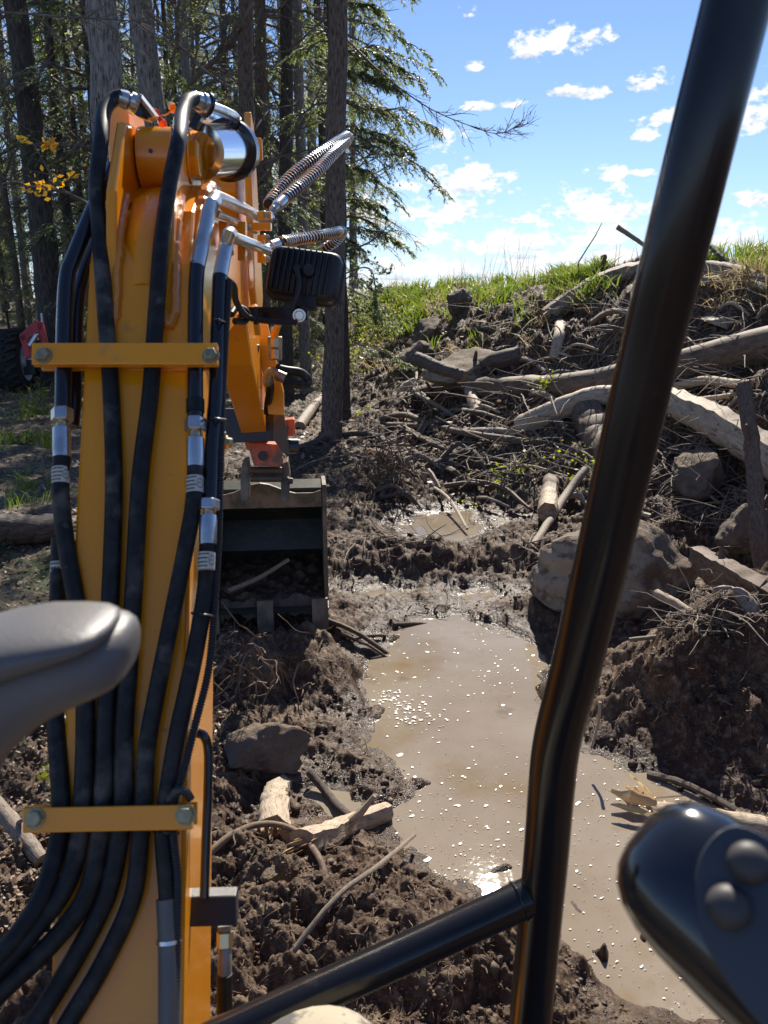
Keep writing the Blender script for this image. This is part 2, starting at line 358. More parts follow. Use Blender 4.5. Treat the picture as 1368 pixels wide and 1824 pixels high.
# ------------------------------------------------------------------ materials
def mat(name, base, rough=0.5, metal=0.0, noise=None, bump=None, coat=0.0, spec=0.5, uvm=False, extra=None, trans=0.0):
    """noise: list of (colour, scale, lo, hi, stretch); bump: list of (scale, strength, dist)"""
    m = bpy.data.materials.new(name); m.use_nodes = True; nt = m.node_tree; N = nt.nodes; L = nt.links
    b = N['Principled BSDF']; b.inputs['Roughness'].default_value = rough; b.inputs['Metallic'].default_value = metal
    b.inputs['Coat Weight'].default_value = coat; b.inputs['Coat Roughness'].default_value = 0.06; b.inputs['Specular IOR Level'].default_value = spec
    tc = N.new('ShaderNodeTexCoord'); src = tc.outputs['UV'] if uvm else tc.outputs['Object']
    def nz(scale, det=5, st=(1, 1, 1), rg=0.6):
        mp = N.new('ShaderNodeMapping'); mp.inputs['Scale'].default_value = st; L.new(src, mp.inputs[0])
        n = N.new('ShaderNodeTexNoise'); n.inputs['Scale'].default_value = scale; n.inputs['Detail'].default_value = det; n.inputs['Roughness'].default_value = rg
        L.new(mp.outputs[0], n.inputs['Vector']); return n.outputs[0]
    cur = None
    def rgb(c): 
        n = N.new('ShaderNodeRGB'); n.outputs[0].default_value = (*c, 1); return n.outputs[0]
    cur = rgb(base)
    for it in (noise or []):
        col, scale, lo, hi = it[:4]; st = it[4] if len(it) > 4 else (1, 1, 1)
        mr = N.new('ShaderNodeMapRange'); mr.inputs[1].default_value = lo; mr.inputs[2].default_value = hi; L.new(nz(scale, 6, st), mr.inputs[0])
        mx = N.new('ShaderNodeMix'); mx.data_type = 'RGBA'; L.new(mr.outputs[0], mx.inputs['Factor']); L.new(cur, mx.inputs['A']); mx.inputs['B'].default_value = (*col, 1)
        cur = mx.outputs['Result']
    L.new(cur, b.inputs['Base Color'])
    nrm = None
    for it in (bump or []):
        scale, stg, dist = it[:3]; st = it[3] if len(it) > 3 else (1, 1, 1)
        bn = N.new('ShaderNodeBump'); bn.inputs['Strength'].default_value = stg; bn.inputs['Distance'].default_value = dist
        L.new(nz(scale, 6, st), bn.inputs['Height'])
        if nrm is not None: L.new(nrm, bn.inputs['Normal'])
        nrm = bn.outputs[0]
    if nrm is not None: L.new(nrm, b.inputs['Normal'])
    if trans > 0:
        tr = N.new('ShaderNodeBsdfTranslucent'); L.new(cur, tr.inputs[0]); ms = N.new('ShaderNodeMixShader'); ms.inputs[0].default_value = trans
        hs = N.new('ShaderNodeHueSaturation'); hs.inputs['Value'].default_value = 2.0; hs.inputs['Saturation'].default_value = 1.15; L.new(cur, hs.inputs['Color']); L.new(hs.outputs[0], tr.inputs[0])
        L.new(b.outputs[0], ms.inputs[1]); L.new(tr.outputs[0], ms.inputs[2]); L.new(ms.outputs[0], N['Material Output'].inputs[0])
    if extra: extra(m, N, L, b, cur, nz)
    return m
ORANGE = (0.94, 0.35, 0.005)
M = {}
M['orange'] = mat('orange_paint', ORANGE, 0.25, coat=0.3, noise=[((0.88, 0.30, 0.005), 3, 0.35, 0.7), ((0.30, 0.17, 0.07), 48, 0.64, 0.78), ((0.34, 0.22, 0.11), 11, 0.66, 0.80)], bump=[(260, 0.05, 0.0008), (18, 0.05, 0.002)])
M['orange_dirty'] = mat('muddy_orange_paint', (0.72, 0.20, 0.02), 0.35, noise=[((0.16, 0.10, 0.06), 18, 0.5, 0.62)], bump=[(60, 0.2, 0.002)])
M['red_orange'] = mat('red_orange_paint', (0.75, 0.13, 0.03), 0.35, noise=[((0.16, 0.10, 0.06), 18, 0.5, 0.65)], bump=[(60, 0.2, 0.002)])
M['weld'] = mat('painted_weld', (0.70, 0.25, 0.03), 0.2, coat=0.6, bump=[(120, 0.5, 0.003)])
M['rubber'] = mat('hose_rubber', (0.013, 0.013, 0.013), 0.52, spec=0.28, noise=[((0.15, 0.13, 0.105), 13, 0.56, 0.72), ((0.035, 0.033, 0.031), 50, 0.45, 0.7), ((0.16, 0.14, 0.12), 34, 0.68, 0.78)], bump=[(400, 0.15, 0.0006)])
M['black_paint'] = mat('black_gloss_paint', (0.010, 0.011, 0.014), 0.24, coat=0.35, noise=[((0.05, 0.045, 0.04), 30, 0.68, 0.8)], bump=[(180, 0.03, 0.0006)])
M['post_paint'] = mat('satin_black_post_paint', (0.009, 0.009, 0.011), 0.24, coat=0.1, spec=0.42, noise=[((0.03, 0.028, 0.026), 30, 0.62, 0.8)], bump=[(500, 0.06, 0.0004), (40, 0.03, 0.001)])
M['plastic'] = mat('black_plastic', (0.02, 0.02, 0.023), 0.45, bump=[(300, 0.08, 0.0004)])
M['dark_metal'] = mat('dark_metal', (0.03, 0.03, 0.03), 0.38, noise=[((0.12, 0.09, 0.06), 22, 0.58, 0.75)], bump=[(90, 0.15, 0.001)])
M['zinc'] = mat('zinc_plate', (0.62, 0.63, 0.63), 0.27, 0.9, noise=[((0.38, 0.38, 0.37), 25, 0.5, 0.7)], bump=[(160, 0.08, 0.0006)])
M['chrome'] = mat('chrome', (0.72, 0.73, 0.76), 0.12, 1.0, noise=[((0.3, 0.25, 0.2), 40, 0.68, 0.75)])
M['brass'] = mat('yellow_zinc', (0.62, 0.50, 0.30), 0.32, 0.85, noise=[((0.35, 0.28, 0.18), 60, 0.5, 0.7)])
M['bolt'] = mat('yellow_zinc_bolt', (0.42, 0.35, 0.20), 0.38, 0.6, noise=[((0.30, 0.26, 0.15), 90, 0.45, 0.6)])
M['steel'] = mat('bare_steel', (0.30, 0.29, 0.26), 0.42, 0.6, noise=[((0.14, 0.11, 0.08), 12, 0.5, 0.66)], bump=[(60, 0.1, 0.001)])
M['bucket'] = mat('muddy_bucket_steel', (0.085, 0.072, 0.052), 0.42, 0.15, noise=[((0.22, 0.165, 0.11), 7, 0.45, 0.58), ((0.10, 0.07, 0.045), 26, 0.55, 0.7)], bump=[(30, 0.4, 0.004), (120, 0.3, 0.002)])
M['bucket_in'] = mat('wet_bucket_inside', (0.035, 0.038, 0.030), 0.30, 0.1, noise=[((0.075, 0.055, 0.036), 9, 0.5, 0.68)], bump=[(35, 0.4, 0.004), (160, 0.35, 0.002)])
M['label'] = mat('cream_label', (0.62, 0.58, 0.48), 0.5)
M['ink'] = mat('label_ink', (0.04, 0.04, 0.05), 0.6)
M['arm_grey'] = mat('grey_vinyl', (0.105, 0.103, 0.104), 0.42, noise=[((0.15, 0.135, 0.12), 9, 0.4, 0.65)], bump=[(900, 0.45, 0.0006), (300, .25, .0008)])
M['joy'] = mat('joystick_plastic', (0.012, 0.013, 0.016), 0.16, coat=0.6)
M['joy_panel'] = mat('joystick_panel', (0.045, 0.05, 0.06), 0.5, bump=[(500, 0.1, 0.0003)])
M['joy_button'] = mat('joystick_button', (0.055, 0.048, 0.044), 0.55, bump=[(500, 0.1, 0.0003)])
M['cloth'] = mat('khaki_cloth', (0.36, 0.31, 0.22), 0.9, noise=[((0.44, 0.38, 0.28), 5, 0.4, 0.7), ((0.09, 0.085, 0.08), 22, 0.50, 0.57)], bump=[(600, 0.3, 0.0008), (9, 0.4, 0.01)])
M['red_hose'] = mat('red_cap_plastic', (0.55, 0.05, 0.02), 0.2)
# --- ground
def ground_extra(m, N, L, b, cur, nz):
    geo = N.new('ShaderNodeNewGeometry'); sp = N.new('ShaderNodeSeparateXYZ'); L.new(geo.outputs['Position'], sp.inputs[0])
    def mr(src, a, c, lo=0., hi=1.):
        n = N.new('ShaderNodeMapRange'); n.inputs[1].default_value = a; n.inputs[2].default_value = c; n.inputs[3].default_value = lo; n.inputs[4].default_value = hi; L.new(src, n.inputs[0]); return n.outputs[0]
    def mix(f, a, col, mode='MIX'):
        mx = N.new('ShaderNodeMix'); mx.data_type = 'RGBA'; mx.blend_type = mode; L.new(f, mx.inputs['Factor']); L.new(a, mx.inputs['A'])
        if isinstance(col, tuple): mx.inputs['B'].default_value = (*col, 1)
        else: L.new(col, mx.inputs['B'])
        return mx.outputs['Result']
    def math_(op, a, c):
        n = N.new('ShaderNodeMath'); n.operation = op
        for i, q in enumerate((a, c)):
            if isinstance(q, (int, float)): n.inputs[i].default_value = q
            else: L.new(q, n.inputs[i])
        return n.outputs[0]
    at = N.new('ShaderNodeAttribute'); at.attribute_name = 'grassy'; al = N.new('ShaderNodeAttribute'); al.attribute_name = 'litter'; aw = N.new('ShaderNodeAttribute'); aw.attribute_name = 'wet'
    c = mix(mr(nz(1.3), 0.42, 0.62), cur, (0.058, 0.027, 0.014))            # reddish peat
    c = mix(mr(nz(5, 8), 0.52, 0.70), c, (0.165, 0.110, 0.065))              # dried crumbs
    c = mix(mr(nz(30, 6), 0.50, 0.70), c, (0.215, 0.150, 0.092))
    c = mix(mr(nz(70, 4), 0.60, 0.72), c, (0.03, 0.02, 0.014))
    lit = mix(mr(nz(26, 7), 0.42, 0.55), c, (0.16, 0.12, 0.08)); lit = mix(mr(nz(60, 4), 0.55, 0.62), lit, (0.30, 0.25, 0.18)); lit = mix(mr(nz(3.5, 6), 0.52, 0.62), lit, (0.055, 0.075, 0.02))
    c = mix(al.outputs['Fac'], c, lit)
    gr = mix(mr(nz(12, 6), 0.4, 0.6), c, (0.07, 0.10, 0.02)); gr = mix(mr(nz(40, 5), 0.5, 0.65), gr, (0.20, 0.17, 0.08))
    c = mix(at.outputs['Fac'], c, gr)
    wet = math_('MULTIPLY', aw.outputs['Fac'], mr(nz(9, 4), 0.35, 0.6, 0.5, 1.0))
    dark = N.new('ShaderNodeMix'); dark.data_type = 'RGBA'; dark.blend_type = 'MULTIPLY'; L.new(wet, dark.inputs['Factor']); L.new(c, dark.inputs['A']); dark.inputs['B'].default_value = (0.55, 0.52, 0.50, 1)
    L.new(dark.outputs['Result'], b.inputs['Base Color'])
    r = math_('SUBTRACT', 0.80, math_('MULTIPLY', wet, 0.52)); r = math_('ADD', r, math_('MULTIPLY', mr(nz(50, 4), 0.35, 0.65), -0.18))
    L.new(r, b.inputs['Roughness'])
M['ground'] = mat('mud', (0.068, 0.039, 0.022), 0.7, spec=0.3, bump=[(22, 0.6, 0.02), (90, 0.8, 0.008), (260, 0.7, 0.003)], extra=ground_extra)
M['clod'] = mat('mud_clods', (0.085, 0.050, 0.029), 0.62, spec=0.35, noise=[((0.17, 0.13, 0.09), 9, 0.45, 0.65), ((0.04, 0.026, 0.018), 3, 0.5, 0.7)], bump=[(90, 0.8, 0.006), (300, 0.6, 0.002)])
M['root'] = mat('roots', (0.19, 0.125, 0.075), 0.8, noise=[((0.09, 0.055, 0.035), 7, 0.45, 0.6), ((0.33, 0.26, 0.18), 30, 0.56, 0.7)])
M['bucket_mud'] = mat('wet_bucket_mud', (0.045, 0.028, 0.017), 0.45, noise=[((0.10, 0.066, 0.04), 9, 0.45, 0.65)], bump=[(60, 0.8, 0.008), (200, 0.7, 0.003)])
def water_extra(m, N, L, b, cur, nz):
    b.inputs['IOR'].default_value = 1.33
M['water'] = mat('muddy_water', (0.215, 0.172, 0.122), 0.03, spec=0.5, noise=[((0.27, 0.225, 0.17), 1.6, 0.4, 0.65), ((0.19, 0.130, 0.065), 2.4, 0.54, 0.72), ((0.14, 0.105, 0.07), 5, 0.60, 0.75)], bump=[(3.5, 0.10, 0.02), (12, 0.06, 0.008), (45, 0.05, 0.003)], extra=water_extra)
M['foam'] = mat('foam', (0.75, 0.70, 0.60), 0.35, noise=[((0.45, 0.38, 0.28), 40, 0.5, 0.7)])
def wood(name, base, lt, dk, bumpd=0.004):
    return mat(name, base, 0.72, uvm=True, noise=[(lt, 3.0, 0.40, 0.66, (7, 1.4, 1)), (dk, 5.0, 0.52, 0.66, (9, 0.8, 1)), (tuple(q * .35 for q in dk), 11, 0.60, 0.68, (2.5, 1.2, 1))],
               bump=[(6, 0.7, bumpd, (9, 0.8, 1)), (30, 0.4, bumpd * .4, (4, 1, 1))])
M['pale_wood'] = wood('weathered_pale_wood', (0.36, 0.27, 0.175), (0.46, 0.38, 0.28), (0.17, 0.12, 0.08))
M['grey_wood'] = wood('grey_driftwood', (0.20, 0.152, 0.108), (0.32, 0.26, 0.195), (0.085, 0.058, 0.038))
M['brown_wood'] = wood('muddy_brown_log', (0.115, 0.075, 0.048), (0.18, 0.125, 0.080), (0.055, 0.034, 0.021))
M['bark_log'] = wood('bark_covered_log', (0.085, 0.06, 0.045), (0.15, 0.11, 0.08), (0.035, 0.025, 0.02), 0.008)
M['fresh_wood'] = wood('fresh_split_wood', (0.60, 0.40, 0.16), (0.72, 0.55, 0.27), (0.35, 0.17, 0.05), 0.003)
M['wood_end'] = mat('broken_wood_end', (0.36, 0.24, 0.13), 0.8, noise=[((0.16, 0.09, 0.05), 20, 0.45, 0.6)], bump=[(60, 0.8, 0.006)])
def bark(name, base, lt, dk):
    return mat(name, base, 0.88, uvm=True, noise=[(lt, 6, 0.42, 0.62, (4, 1.6, 1)), (dk, 9, 0.50, 0.62, (5, 1.0, 1)), (lt, 2, 0.55, 0.75, (1, .6, 1))], bump=[(9, 0.9, 0.02, (5, 1.1, 1)), (40, 0.5, 0.006, (3, 1.5, 1))])
M['bark'] = bark('hemlock_bark', (0.125, 0.092, 0.068), (0.21, 0.16, 0.12), (0.04, 0.03, 0.025))
M['bark_grey'] = bark('grey_birch_bark', (0.20, 0.185, 0.16), (0.32, 0.30, 0.27), (0.06, 0.05, 0.045))
M['bark_dark'] = bark('dark_bark', (0.05, 0.042, 0.035), (0.10, 0.085, 0.07), (0.025, 0.02, 0.018))
M['twig'] = mat('bare_twigs', (0.13, 0.105, 0.085), 0.8, noise=[((0.24, 0.21, 0.18), 4, 0.5, 0.7)])
def leafmat(name, a, b_, c_, tr=0.35, rough=0.5):
    return mat(name, a, rough, noise=[(b_, 1.1, 0.38, 0.62), (c_, 7, 0.52, 0.70)], trans=tr)
M['needles'] = leafmat('hemlock_needles', (0.11, 0.14, 0.052), (0.155, 0.18, 0.08), (0.22, 0.23, 0.125), 0.5)
M['needles2'] = leafmat('fir_needles', (0.11, 0.13, 0.065), (0.155, 0.17, 0.09), (0.21, 0.215, 0.13), 0.48)
M['yleaf'] = leafmat('young_leaves', (0.20, 0.24, 0.035), (0.32, 0.33, 0.05), (0.14, 0.20, 0.03), 0.5)
M['oleaf'] = leafmat('orange_spring_leaves', (0.60, 0.34, 0.05), (0.70, 0.50, 0.10), (0.5, 0.2, 0.04), 0.5)
M['grass'] = leafmat('grass_blades', (0.11, 0.16, 0.028), (0.16, 0.21, 0.04), (0.25, 0.24, 0.09), 0.40)
M['straw'] = leafmat('dry_grass', (0.34, 0.27, 0.15), (0.42, 0.35, 0.20), (0.24, 0.17, 0.09), 0.35)
M['litter'] = leafmat('dead_leaves', (0.20, 0.135, 0.085), (0.30, 0.22, 0.15), (0.11, 0.065, 0.04), 0.2)
def rock_extra(m, N, L, b, cur, nz):
    geo = N.new('ShaderNodeNewGeometry'); sp = N.new('ShaderNodeSeparateXYZ'); L.new(geo.outputs['Normal'], sp.inputs[0]); ad = N.new('ShaderNodeMath'); ad.operation = 'ADD'; L.new(sp.outputs[2], ad.inputs[0])
    mu = N.new('ShaderNodeMath'); mu.operation = 'MULTIPLY'; mu.inputs[1].default_value = 1.6; L.new(nz(14, 7), mu.inputs[0]); L.new(mu.outputs[0], ad.inputs[1])
    mr = N.new('ShaderNodeMapRange'); mr.inputs[1].default_value = 1.28; mr.inputs[2].default_value = 1.50; L.new(ad.outputs[0], mr.inputs[0])
    mx = N.new('ShaderNodeMix'); mx.data_type = 'RGBA'; L.new(mr.outputs[0], mx.inputs['Factor']); L.new(cur, mx.inputs['A']); mx.inputs['B'].default_value = (0.15, 0.105, 0.065, 1); L.new(mx.outputs['Result'], b.inputs['Base Color'])
M['rock'] = mat('grey_boulder', (0.28, 0.235, 0.175), 0.85, noise=[((0.33, 0.285, 0.22), 5, 0.42, 0.62), ((0.095, 0.068, 0.045), 3.0, 0.48, 0.60), ((0.12, 0.09, 0.06), 9, 0.55, 0.66), ((0.06, 0.045, 0.032), 28, 0.62, 0.72)], bump=[(7, 0.6, 0.03), (40, 0.9, 0.012), (160, 0.6, 0.003)], extra=rock_extra)
M['rock_dark'] = mat('muddy_boulder', (0.12, 0.095, 0.075), 0.85, noise=[((0.19, 0.155, 0.12), 5, 0.42, 0.62), ((0.06, 0.042, 0.03), 4.0, 0.5, 0.66)], bump=[(7, 0.6, 0.03), (40, 0.9, 0.014), (160, 0.7, 0.004)], extra=rock_extra)
M['tyre'] = mat('tractor_tyre', (0.018, 0.018, 0.018), 0.8, noise=[((0.07, 0.06, 0.05), 9, 0.55, 0.7)])
M['rim'] = mat('silver_rim', (0.6, 0.62, 0.66), 0.4, 0.3)
M['red'] = mat('red_paint', (0.55, 0.03, 0.025), 0.35, noise=[((0.30, 0.03, 0.025), 5, 0.4, 0.7)])
M['blue_grey'] = mat('blue_grey_paint', (0.07, 0.10, 0.15), 0.4)
M['amber'] = mat('amber_lens', (0.75, 0.22, 0.03), 0.25)

# ------------------------------------------------------------------ ground sheet
def build_ground():
    na = 760
    th = np.concatenate([np.linspace(-179, -60, 30, endpoint=False), np.linspace(-60, -31, 45, endpoint=False), np.linspace(-31, 31, na), np.linspace(31, 60, 46)[1:], np.linspace(60, 181, 31)[1:]]) * math.pi / 180
    # rows: one per ~1.2 pixels of view for flat ground, then coarse out to the horizon
    ang = np.linspace(R_(60), R_(21.8), 400); r1 = H / np.tan(ang)
    r2 = np.concatenate([np.arange(r1[-1] + .014, 8, .018), np.arange(8, 14, .034), np.geomspace(14, 45, 90)]); r3 = np.geomspace(45, 1500, 40)[1:]
    rr = np.concatenate([[0.02, 0.3, 0.6], r1[r1 > 0.7], r2, r3])
    T, Rr = np.meshgrid(th, rr); x = Rr * np.sin(T); y = Rr * np.cos(T)
    h, sd, s = h_full(x.ravel(), y.ravel())
    nT = len(th); nR = len(rr)
    i = np.arange(nR - 1)[:, None] * nT + np.arange(nT - 1)[None]
    f = np.stack([i, i + nT, i + nT + 1, i + 1], -1).reshape(-1, 4)[:, ::-1]
    mb = MB(); mb.add(np.stack([x.ravel(), y.ravel(), h], 1), f, np.stack([x.ravel(), y.ravel()], 1))
    o = mb.build('ground', M['ground']); me = o.data
    X, Y = x.ravel(), y.ravel()
    grassy = sm((s - 3.1 + 1.6 * fbm(X * 1.2, Y * 1.2, 81, 3)) / 0.8) * sm((3.6 - X) / .8 + .4)
    litter = sm((-X - 0.9 - 0.05 * Y + 0.5 * fbm(X * 1.2, Y * 1.2, 82, 3)) / 0.6) * (1 - grassy) + 0.5 * sm((Y - 9) / 3) * (1 - grassy); litter = np.clip(litter, 0, 1)
    wet = sm(1 - (h - 0.012) / 0.07) * (sd < 0.8)
    for nm, a in (('grassy', grassy), ('litter', litter), ('wet', wet)):
        at = me.attributes.new(nm, 'FLOAT', 'POINT'); at.data.foreach_set('value', a.astype(np.float32))
    tag(o, kind='structure'); return o
build_ground()
# water sheet lying in every hollow
xs = np.linspace(-2.4, 3.4, 60); ys = np.linspace(0.6, 7.4, 70); X, Y = np.meshgrid(xs, ys)
i = np.arange(69)[:, None] * 60 + np.arange(59)[None]; f = np.stack([i, i + 60, i + 61, i + 1], -1).reshape(-1, 4)[:, ::-1]
wv = MB().add(np.stack([X.ravel(), Y.ravel(), np.zeros(X.size)], 1), f[:, ::-1])
tag(wv.build('puddle_water', M['water']), kind='structure')
# foam flecks
def foam():
    mb = MB(); k = 0
    a = np.linspace(0, 2 * np.pi, 6, endpoint=False)
    while k < 1500:
        px, py = random.uniform(640, 1368), random.uniform(1095, 1824)
        x, y = G(px, py); x += random.gauss(0, .03)
        sd = float(h_base(np.array([x]), np.array([y]))[1][0])
        if sd > -0.015: continue
        if fbm(np.array([x * 2.2]), np.array([y * 2.2]), 90, 3)[0] < random.uniform(-.45, .25): continue
        r = abs(random.gauss(0, 1)) * 0.0020 + 0.0008
        if random.random() < .05: r *= 2.2
        r *= 0.6 + 0.3 * y / 2
        q = r * (0.5 + rng.random(6)); st = random.uniform(0.5, 1); ph = random.random() * 6
        vx = x + q * np.cos(a) ; vy = y + q * st * np.sin(a + ph * .1)
        v = np.stack([vx, vy, np.full(6, 0.0022)], 1); v = np.vstack([v, [[x, y, 0.0034]]])
        ff = np.stack([np.arange(6), (np.arange(6) + 1) % 6, np.full(6, 6)], 1); mb.add(v, ff); k += 1
    for (px, py, n, sx, sy) in ((728, 1262, 60, .07, .06), (690, 1240, 30, .04, .03), (745, 1285, 30, .05, .03)):
        cx, cy = G(px, py)
        for _ in range(n):
            x, y = cx + random.gauss(0, sx), cy + random.gauss(0, sy); r = random.uniform(.003, .009)
            q = r * (0.4 + rng.random(6)); v = np.stack([x + q * np.cos(a), y + q * .6 * np.sin(a), np.full(6, .0028 + random.random() * .0008)], 1); v = np.vstack([v, [[x, y, .0045]]])
            mb.add(v, np.stack([np.arange(6), (np.arange(6) + 1) % 6, np.full(6, 6)], 1))
    tag(mb.build('foam_flecks', M['foam']), 'white foam flecks and bubbles floating on the muddy puddle', 'foam', kind='stuff')
foam()

# ------------------------------------------------------------------ crumbs, roots, litter
def ico():
    t = (1 + 5 ** .5) / 2
    v = np.array([(-1, t, 0), (1, t, 0), (-1, -t, 0), (1, -t, 0), (0, -1, t), (0, 1, t), (0, -1, -t), (0, 1, -t), (t, 0, -1), (t, 0, 1), (-t, 0, -1), (-t, 0, 1)], float); v /= np.linalg.norm(v[0])
    f = np.array([(0, 11, 5), (0, 5, 1), (0, 1, 7), (0, 7, 10), (0, 10, 11), (1, 5, 9), (5, 11, 4), (11, 10, 2), (10, 7, 6), (7, 1, 8), (3, 9, 4), (3, 4, 2), (3, 2, 6), (3, 6, 8), (3, 8, 9), (4, 9, 5), (2, 4, 11), (6, 2, 10), (8, 6, 7), (9, 8, 1)])
    return v, f
def icosub(n):
    v, f = ico(); v = v.tolist()
    for _ in range(n):
        cache = {}; nf = []
        def mid(a, b):
            k = (min(a, b), max(a, b))
            if k not in cache:
                p = (np.array(v[a]) + np.array(v[b])) / 2; p /= np.linalg.norm(p); v.append(p.tolist()); cache[k] = len(v) - 1
            return cache[k]
        for a, b, c in f:
            x, y, z = mid(a, b), mid(b, c), mid(c, a); nf += [(a, x, z), (b, y, x), (c, z, y), (x, y, z)]
        f = nf
    return np.array(v), np.array(f)
GX0, GY0, GS = -14.0, 0.4, 0.0125
def _grids():
    xs = np.arange(-4, 6, .02); ys = np.arange(.6, 9, .02); X, Y = np.meshgrid(xs, ys); a = h_full(X.ravel(), Y.ravel())[0].reshape(X.shape)
    xs2 = np.arange(-30, 40, .12); ys2 = np.arange(-1, 62, .12); X, Y = np.meshgrid(xs2, ys2); b = h_full(X.ravel(), Y.ravel())[0].reshape(X.shape)
    return a, b
GA, GB = _grids()
def _bil(A, fx, fy):
    fx = np.clip(fx, 0, A.shape[1] - 1.01); fy = np.clip(fy, 0, A.shape[0] - 1.01); i = fx.astype(int); j = fy.astype(int); u = fx - i; v = fy - j
    return (A[j, i] * (1 - u) + A[j, i + 1] * u) * (1 - v) + (A[j + 1, i] * (1 - u) + A[j + 1, i + 1] * u) * v
def h_fast(x, y):
    near = (x > -4) & (x < 5.96) & (y > .6) & (y < 8.96)
    return np.where(near, _bil(GA, (x + 4) / .02, (y - .6) / .02), _bil(GB, (x + 30) / .12, (y + 1) / .12))
def view_scatter(n, pxr, pyr, keep=None):
    """places on the land, evenly spread as seen from the bank, kept off the water"""
    px = rng.uniform(*pxr, n); py = rng.uniform(*pyr, n)
    out = []
    a, b = (px - 684) / F, (912 - py) / F
    v = np.stack([a, CP + b * SP, -SP + b * CP], 1)
    t = np.full(n, 1.0); alive = np.ones(n, bool); res = np.zeros((n, 3)); hitm = np.zeros(n, bool)
    for step in range(260):
        p = v * t[:, None]; p[:, 2] += H
        hh = h_fast(p[alive, 0], p[alive, 1])
        gap = p[alive, 2] - hh; idx = np.where(alive)[0]
        done = gap < 0.004; res[idx[done]] = np.stack([p[idx[done], 0], p[idx[done], 1], hh[done]], 1); hitm[idx[done]] = True
        alive[idx[done]] = False
        t[idx] += np.maximum(gap * 0.45, 0.004)
        alive &= t < 40
        if not alive.any(): break
    return res[hitm]
def clods():
    v0, f0 = ico(); pts = view_scatter(15000, (300, 1420), (600, 1850)); mb = MB()
    hb, sd, s = h_base(pts[:, 0], pts[:, 1]); ok = (pts[:, 2] > 0.008) & ((s < 3.0) | (rng.random(len(pts)) < .2)); pts = pts[ok]; n = len(pts)
    clump = fbm(pts[:, 0] * 3, pts[:, 1] * 3, 95, 3)
    sz = (0.0018 + 0.005 * rng.random(n) ** 3 + 0.006 * (rng.random(n) < .02)) * (0.8 + 1.0 * np.clip(clump + .3, 0, 1)) * (0.7 + pts[:, 1] * 0.16)
    V = v0[None] * (1 + rng.normal(0, .30, (n, 12, 1))) + rng.normal(0, .16, (n, 12, 3))
    V = V * sz[:, None, None] * np.stack([np.ones(n), 0.6 + .6 * rng.random(n), 0.55 + .4 * rng.random(n)], 1)[:, None]
    V = V + pts[:, None]; V[:, :, 2] += sz[:, None] * .1
    F_ = (f0[None] + 12 * np.arange(n)[:, None, None]).reshape(-1, 3); mb.add(V.reshape(-1, 3), F_)
    tag(mb.build('mud_crumbs', M['clod']), 'loose crumbs and clods of dug dark mud strewn round the puddle', 'mud', kind='stuff')
clods()
def curvy(start, dirn, length, K, wob, droop=0.0):
    n = len(start); pts = np.zeros((n, K, 3)); pts[:, 0] = start; d = dirn / (np.linalg.norm(dirn, axis=1, keepdims=True) + 1e-9)
    for k in range(1, K):
        d = d + rng.normal(0, wob, (n, 3)); d[:, 2] -= droop; d /= np.linalg.norm(d, axis=1, keepdims=True)
        pts[:, k] = pts[:, k - 1] + d * (length[:, None] / (K - 1))
    return pts
def roots():
    mb = MB(); pts = view_scatter(3400, (360, 1400), (640, 1820))
    hb, sd, s = h_base(pts[:, 0], pts[:, 1]); g = fbm(pts[:, 0] * 2.2, pts[:, 1] * 2.2, 101, 3)
    ok = (pts[:, 2] > 0.02) & (g > -0.22) & (s < 3.4); pts = pts[ok]; n = len(pts)
    far = np.clip(pts[:, 1] / 4, 0.35, 1.4)
    d = rng.normal(0, 1, (n, 3)); d[:, 2] = rng.uniform(-.1, .8, n)
    Ls = rng.uniform(.03, .16, n) * far; pth = curvy(pts - [0, 0, .004], d, Ls, 6, .34, .16)
    # keep the strands on the surface
    hh = h_fast(pth[..., 0].ravel(), pth[..., 1].ravel()).reshape(n, 6); pth[..., 2] = np.maximum(pth[..., 2], np.maximum(hh, 0) + .002)
    r = rng.uniform(.0010, .0024, n) * far ** .6 * (1 + 1.2 * (rng.random(n) < .12)); mb.tubes(pth, r[:, None] * np.array([1, .95, .9, .75, .6, .3])[None], 4)
    tag(mb.build('root_tangle', M['root']), 'fine torn roots and rootlets tangled through the dug mud', 'roots', kind='stuff')
    # brushwood: thin dead sticks on the bank
    mb = MB(); pts = view_scatter(2900, (520, 1440), (480, 1130)); pts = pts[(pts[:, 2] > .16) & (fbm(pts[:, 0] * 1.5, pts[:, 1] * 1.5, 111, 3) > -.10)]; n = len(pts)
    d = rng.normal(0, 1, (n, 3)); d[:, 2] = rng.uniform(-.15, .35, n); Ls = rng.uniform(.12, .6, n) * np.clip(pts[:, 1] / 6, .5, 1.3)
    pth = curvy(pts + [0, 0, .015], d, Ls, 5, .14, .06); hh = h_fast(pth[..., 0].ravel(), pth[..., 1].ravel()).reshape(n, 5)
    pth[..., 2] = np.maximum(pth[..., 2], hh + .012); r = rng.uniform(.0022, .0065, n) * np.clip(pts[:, 1] / 6, .5, 1.3)
    mb.tubes(pth, r[:, None] * np.array([1, .95, .85, .7, .45])[None], 5, vs=2)
    tag(mb.build('brushwood', [M['grey_wood']]), 'dead grey sticks and brushwood heaped over the earth bank', 'sticks', kind='stuff')
roots()
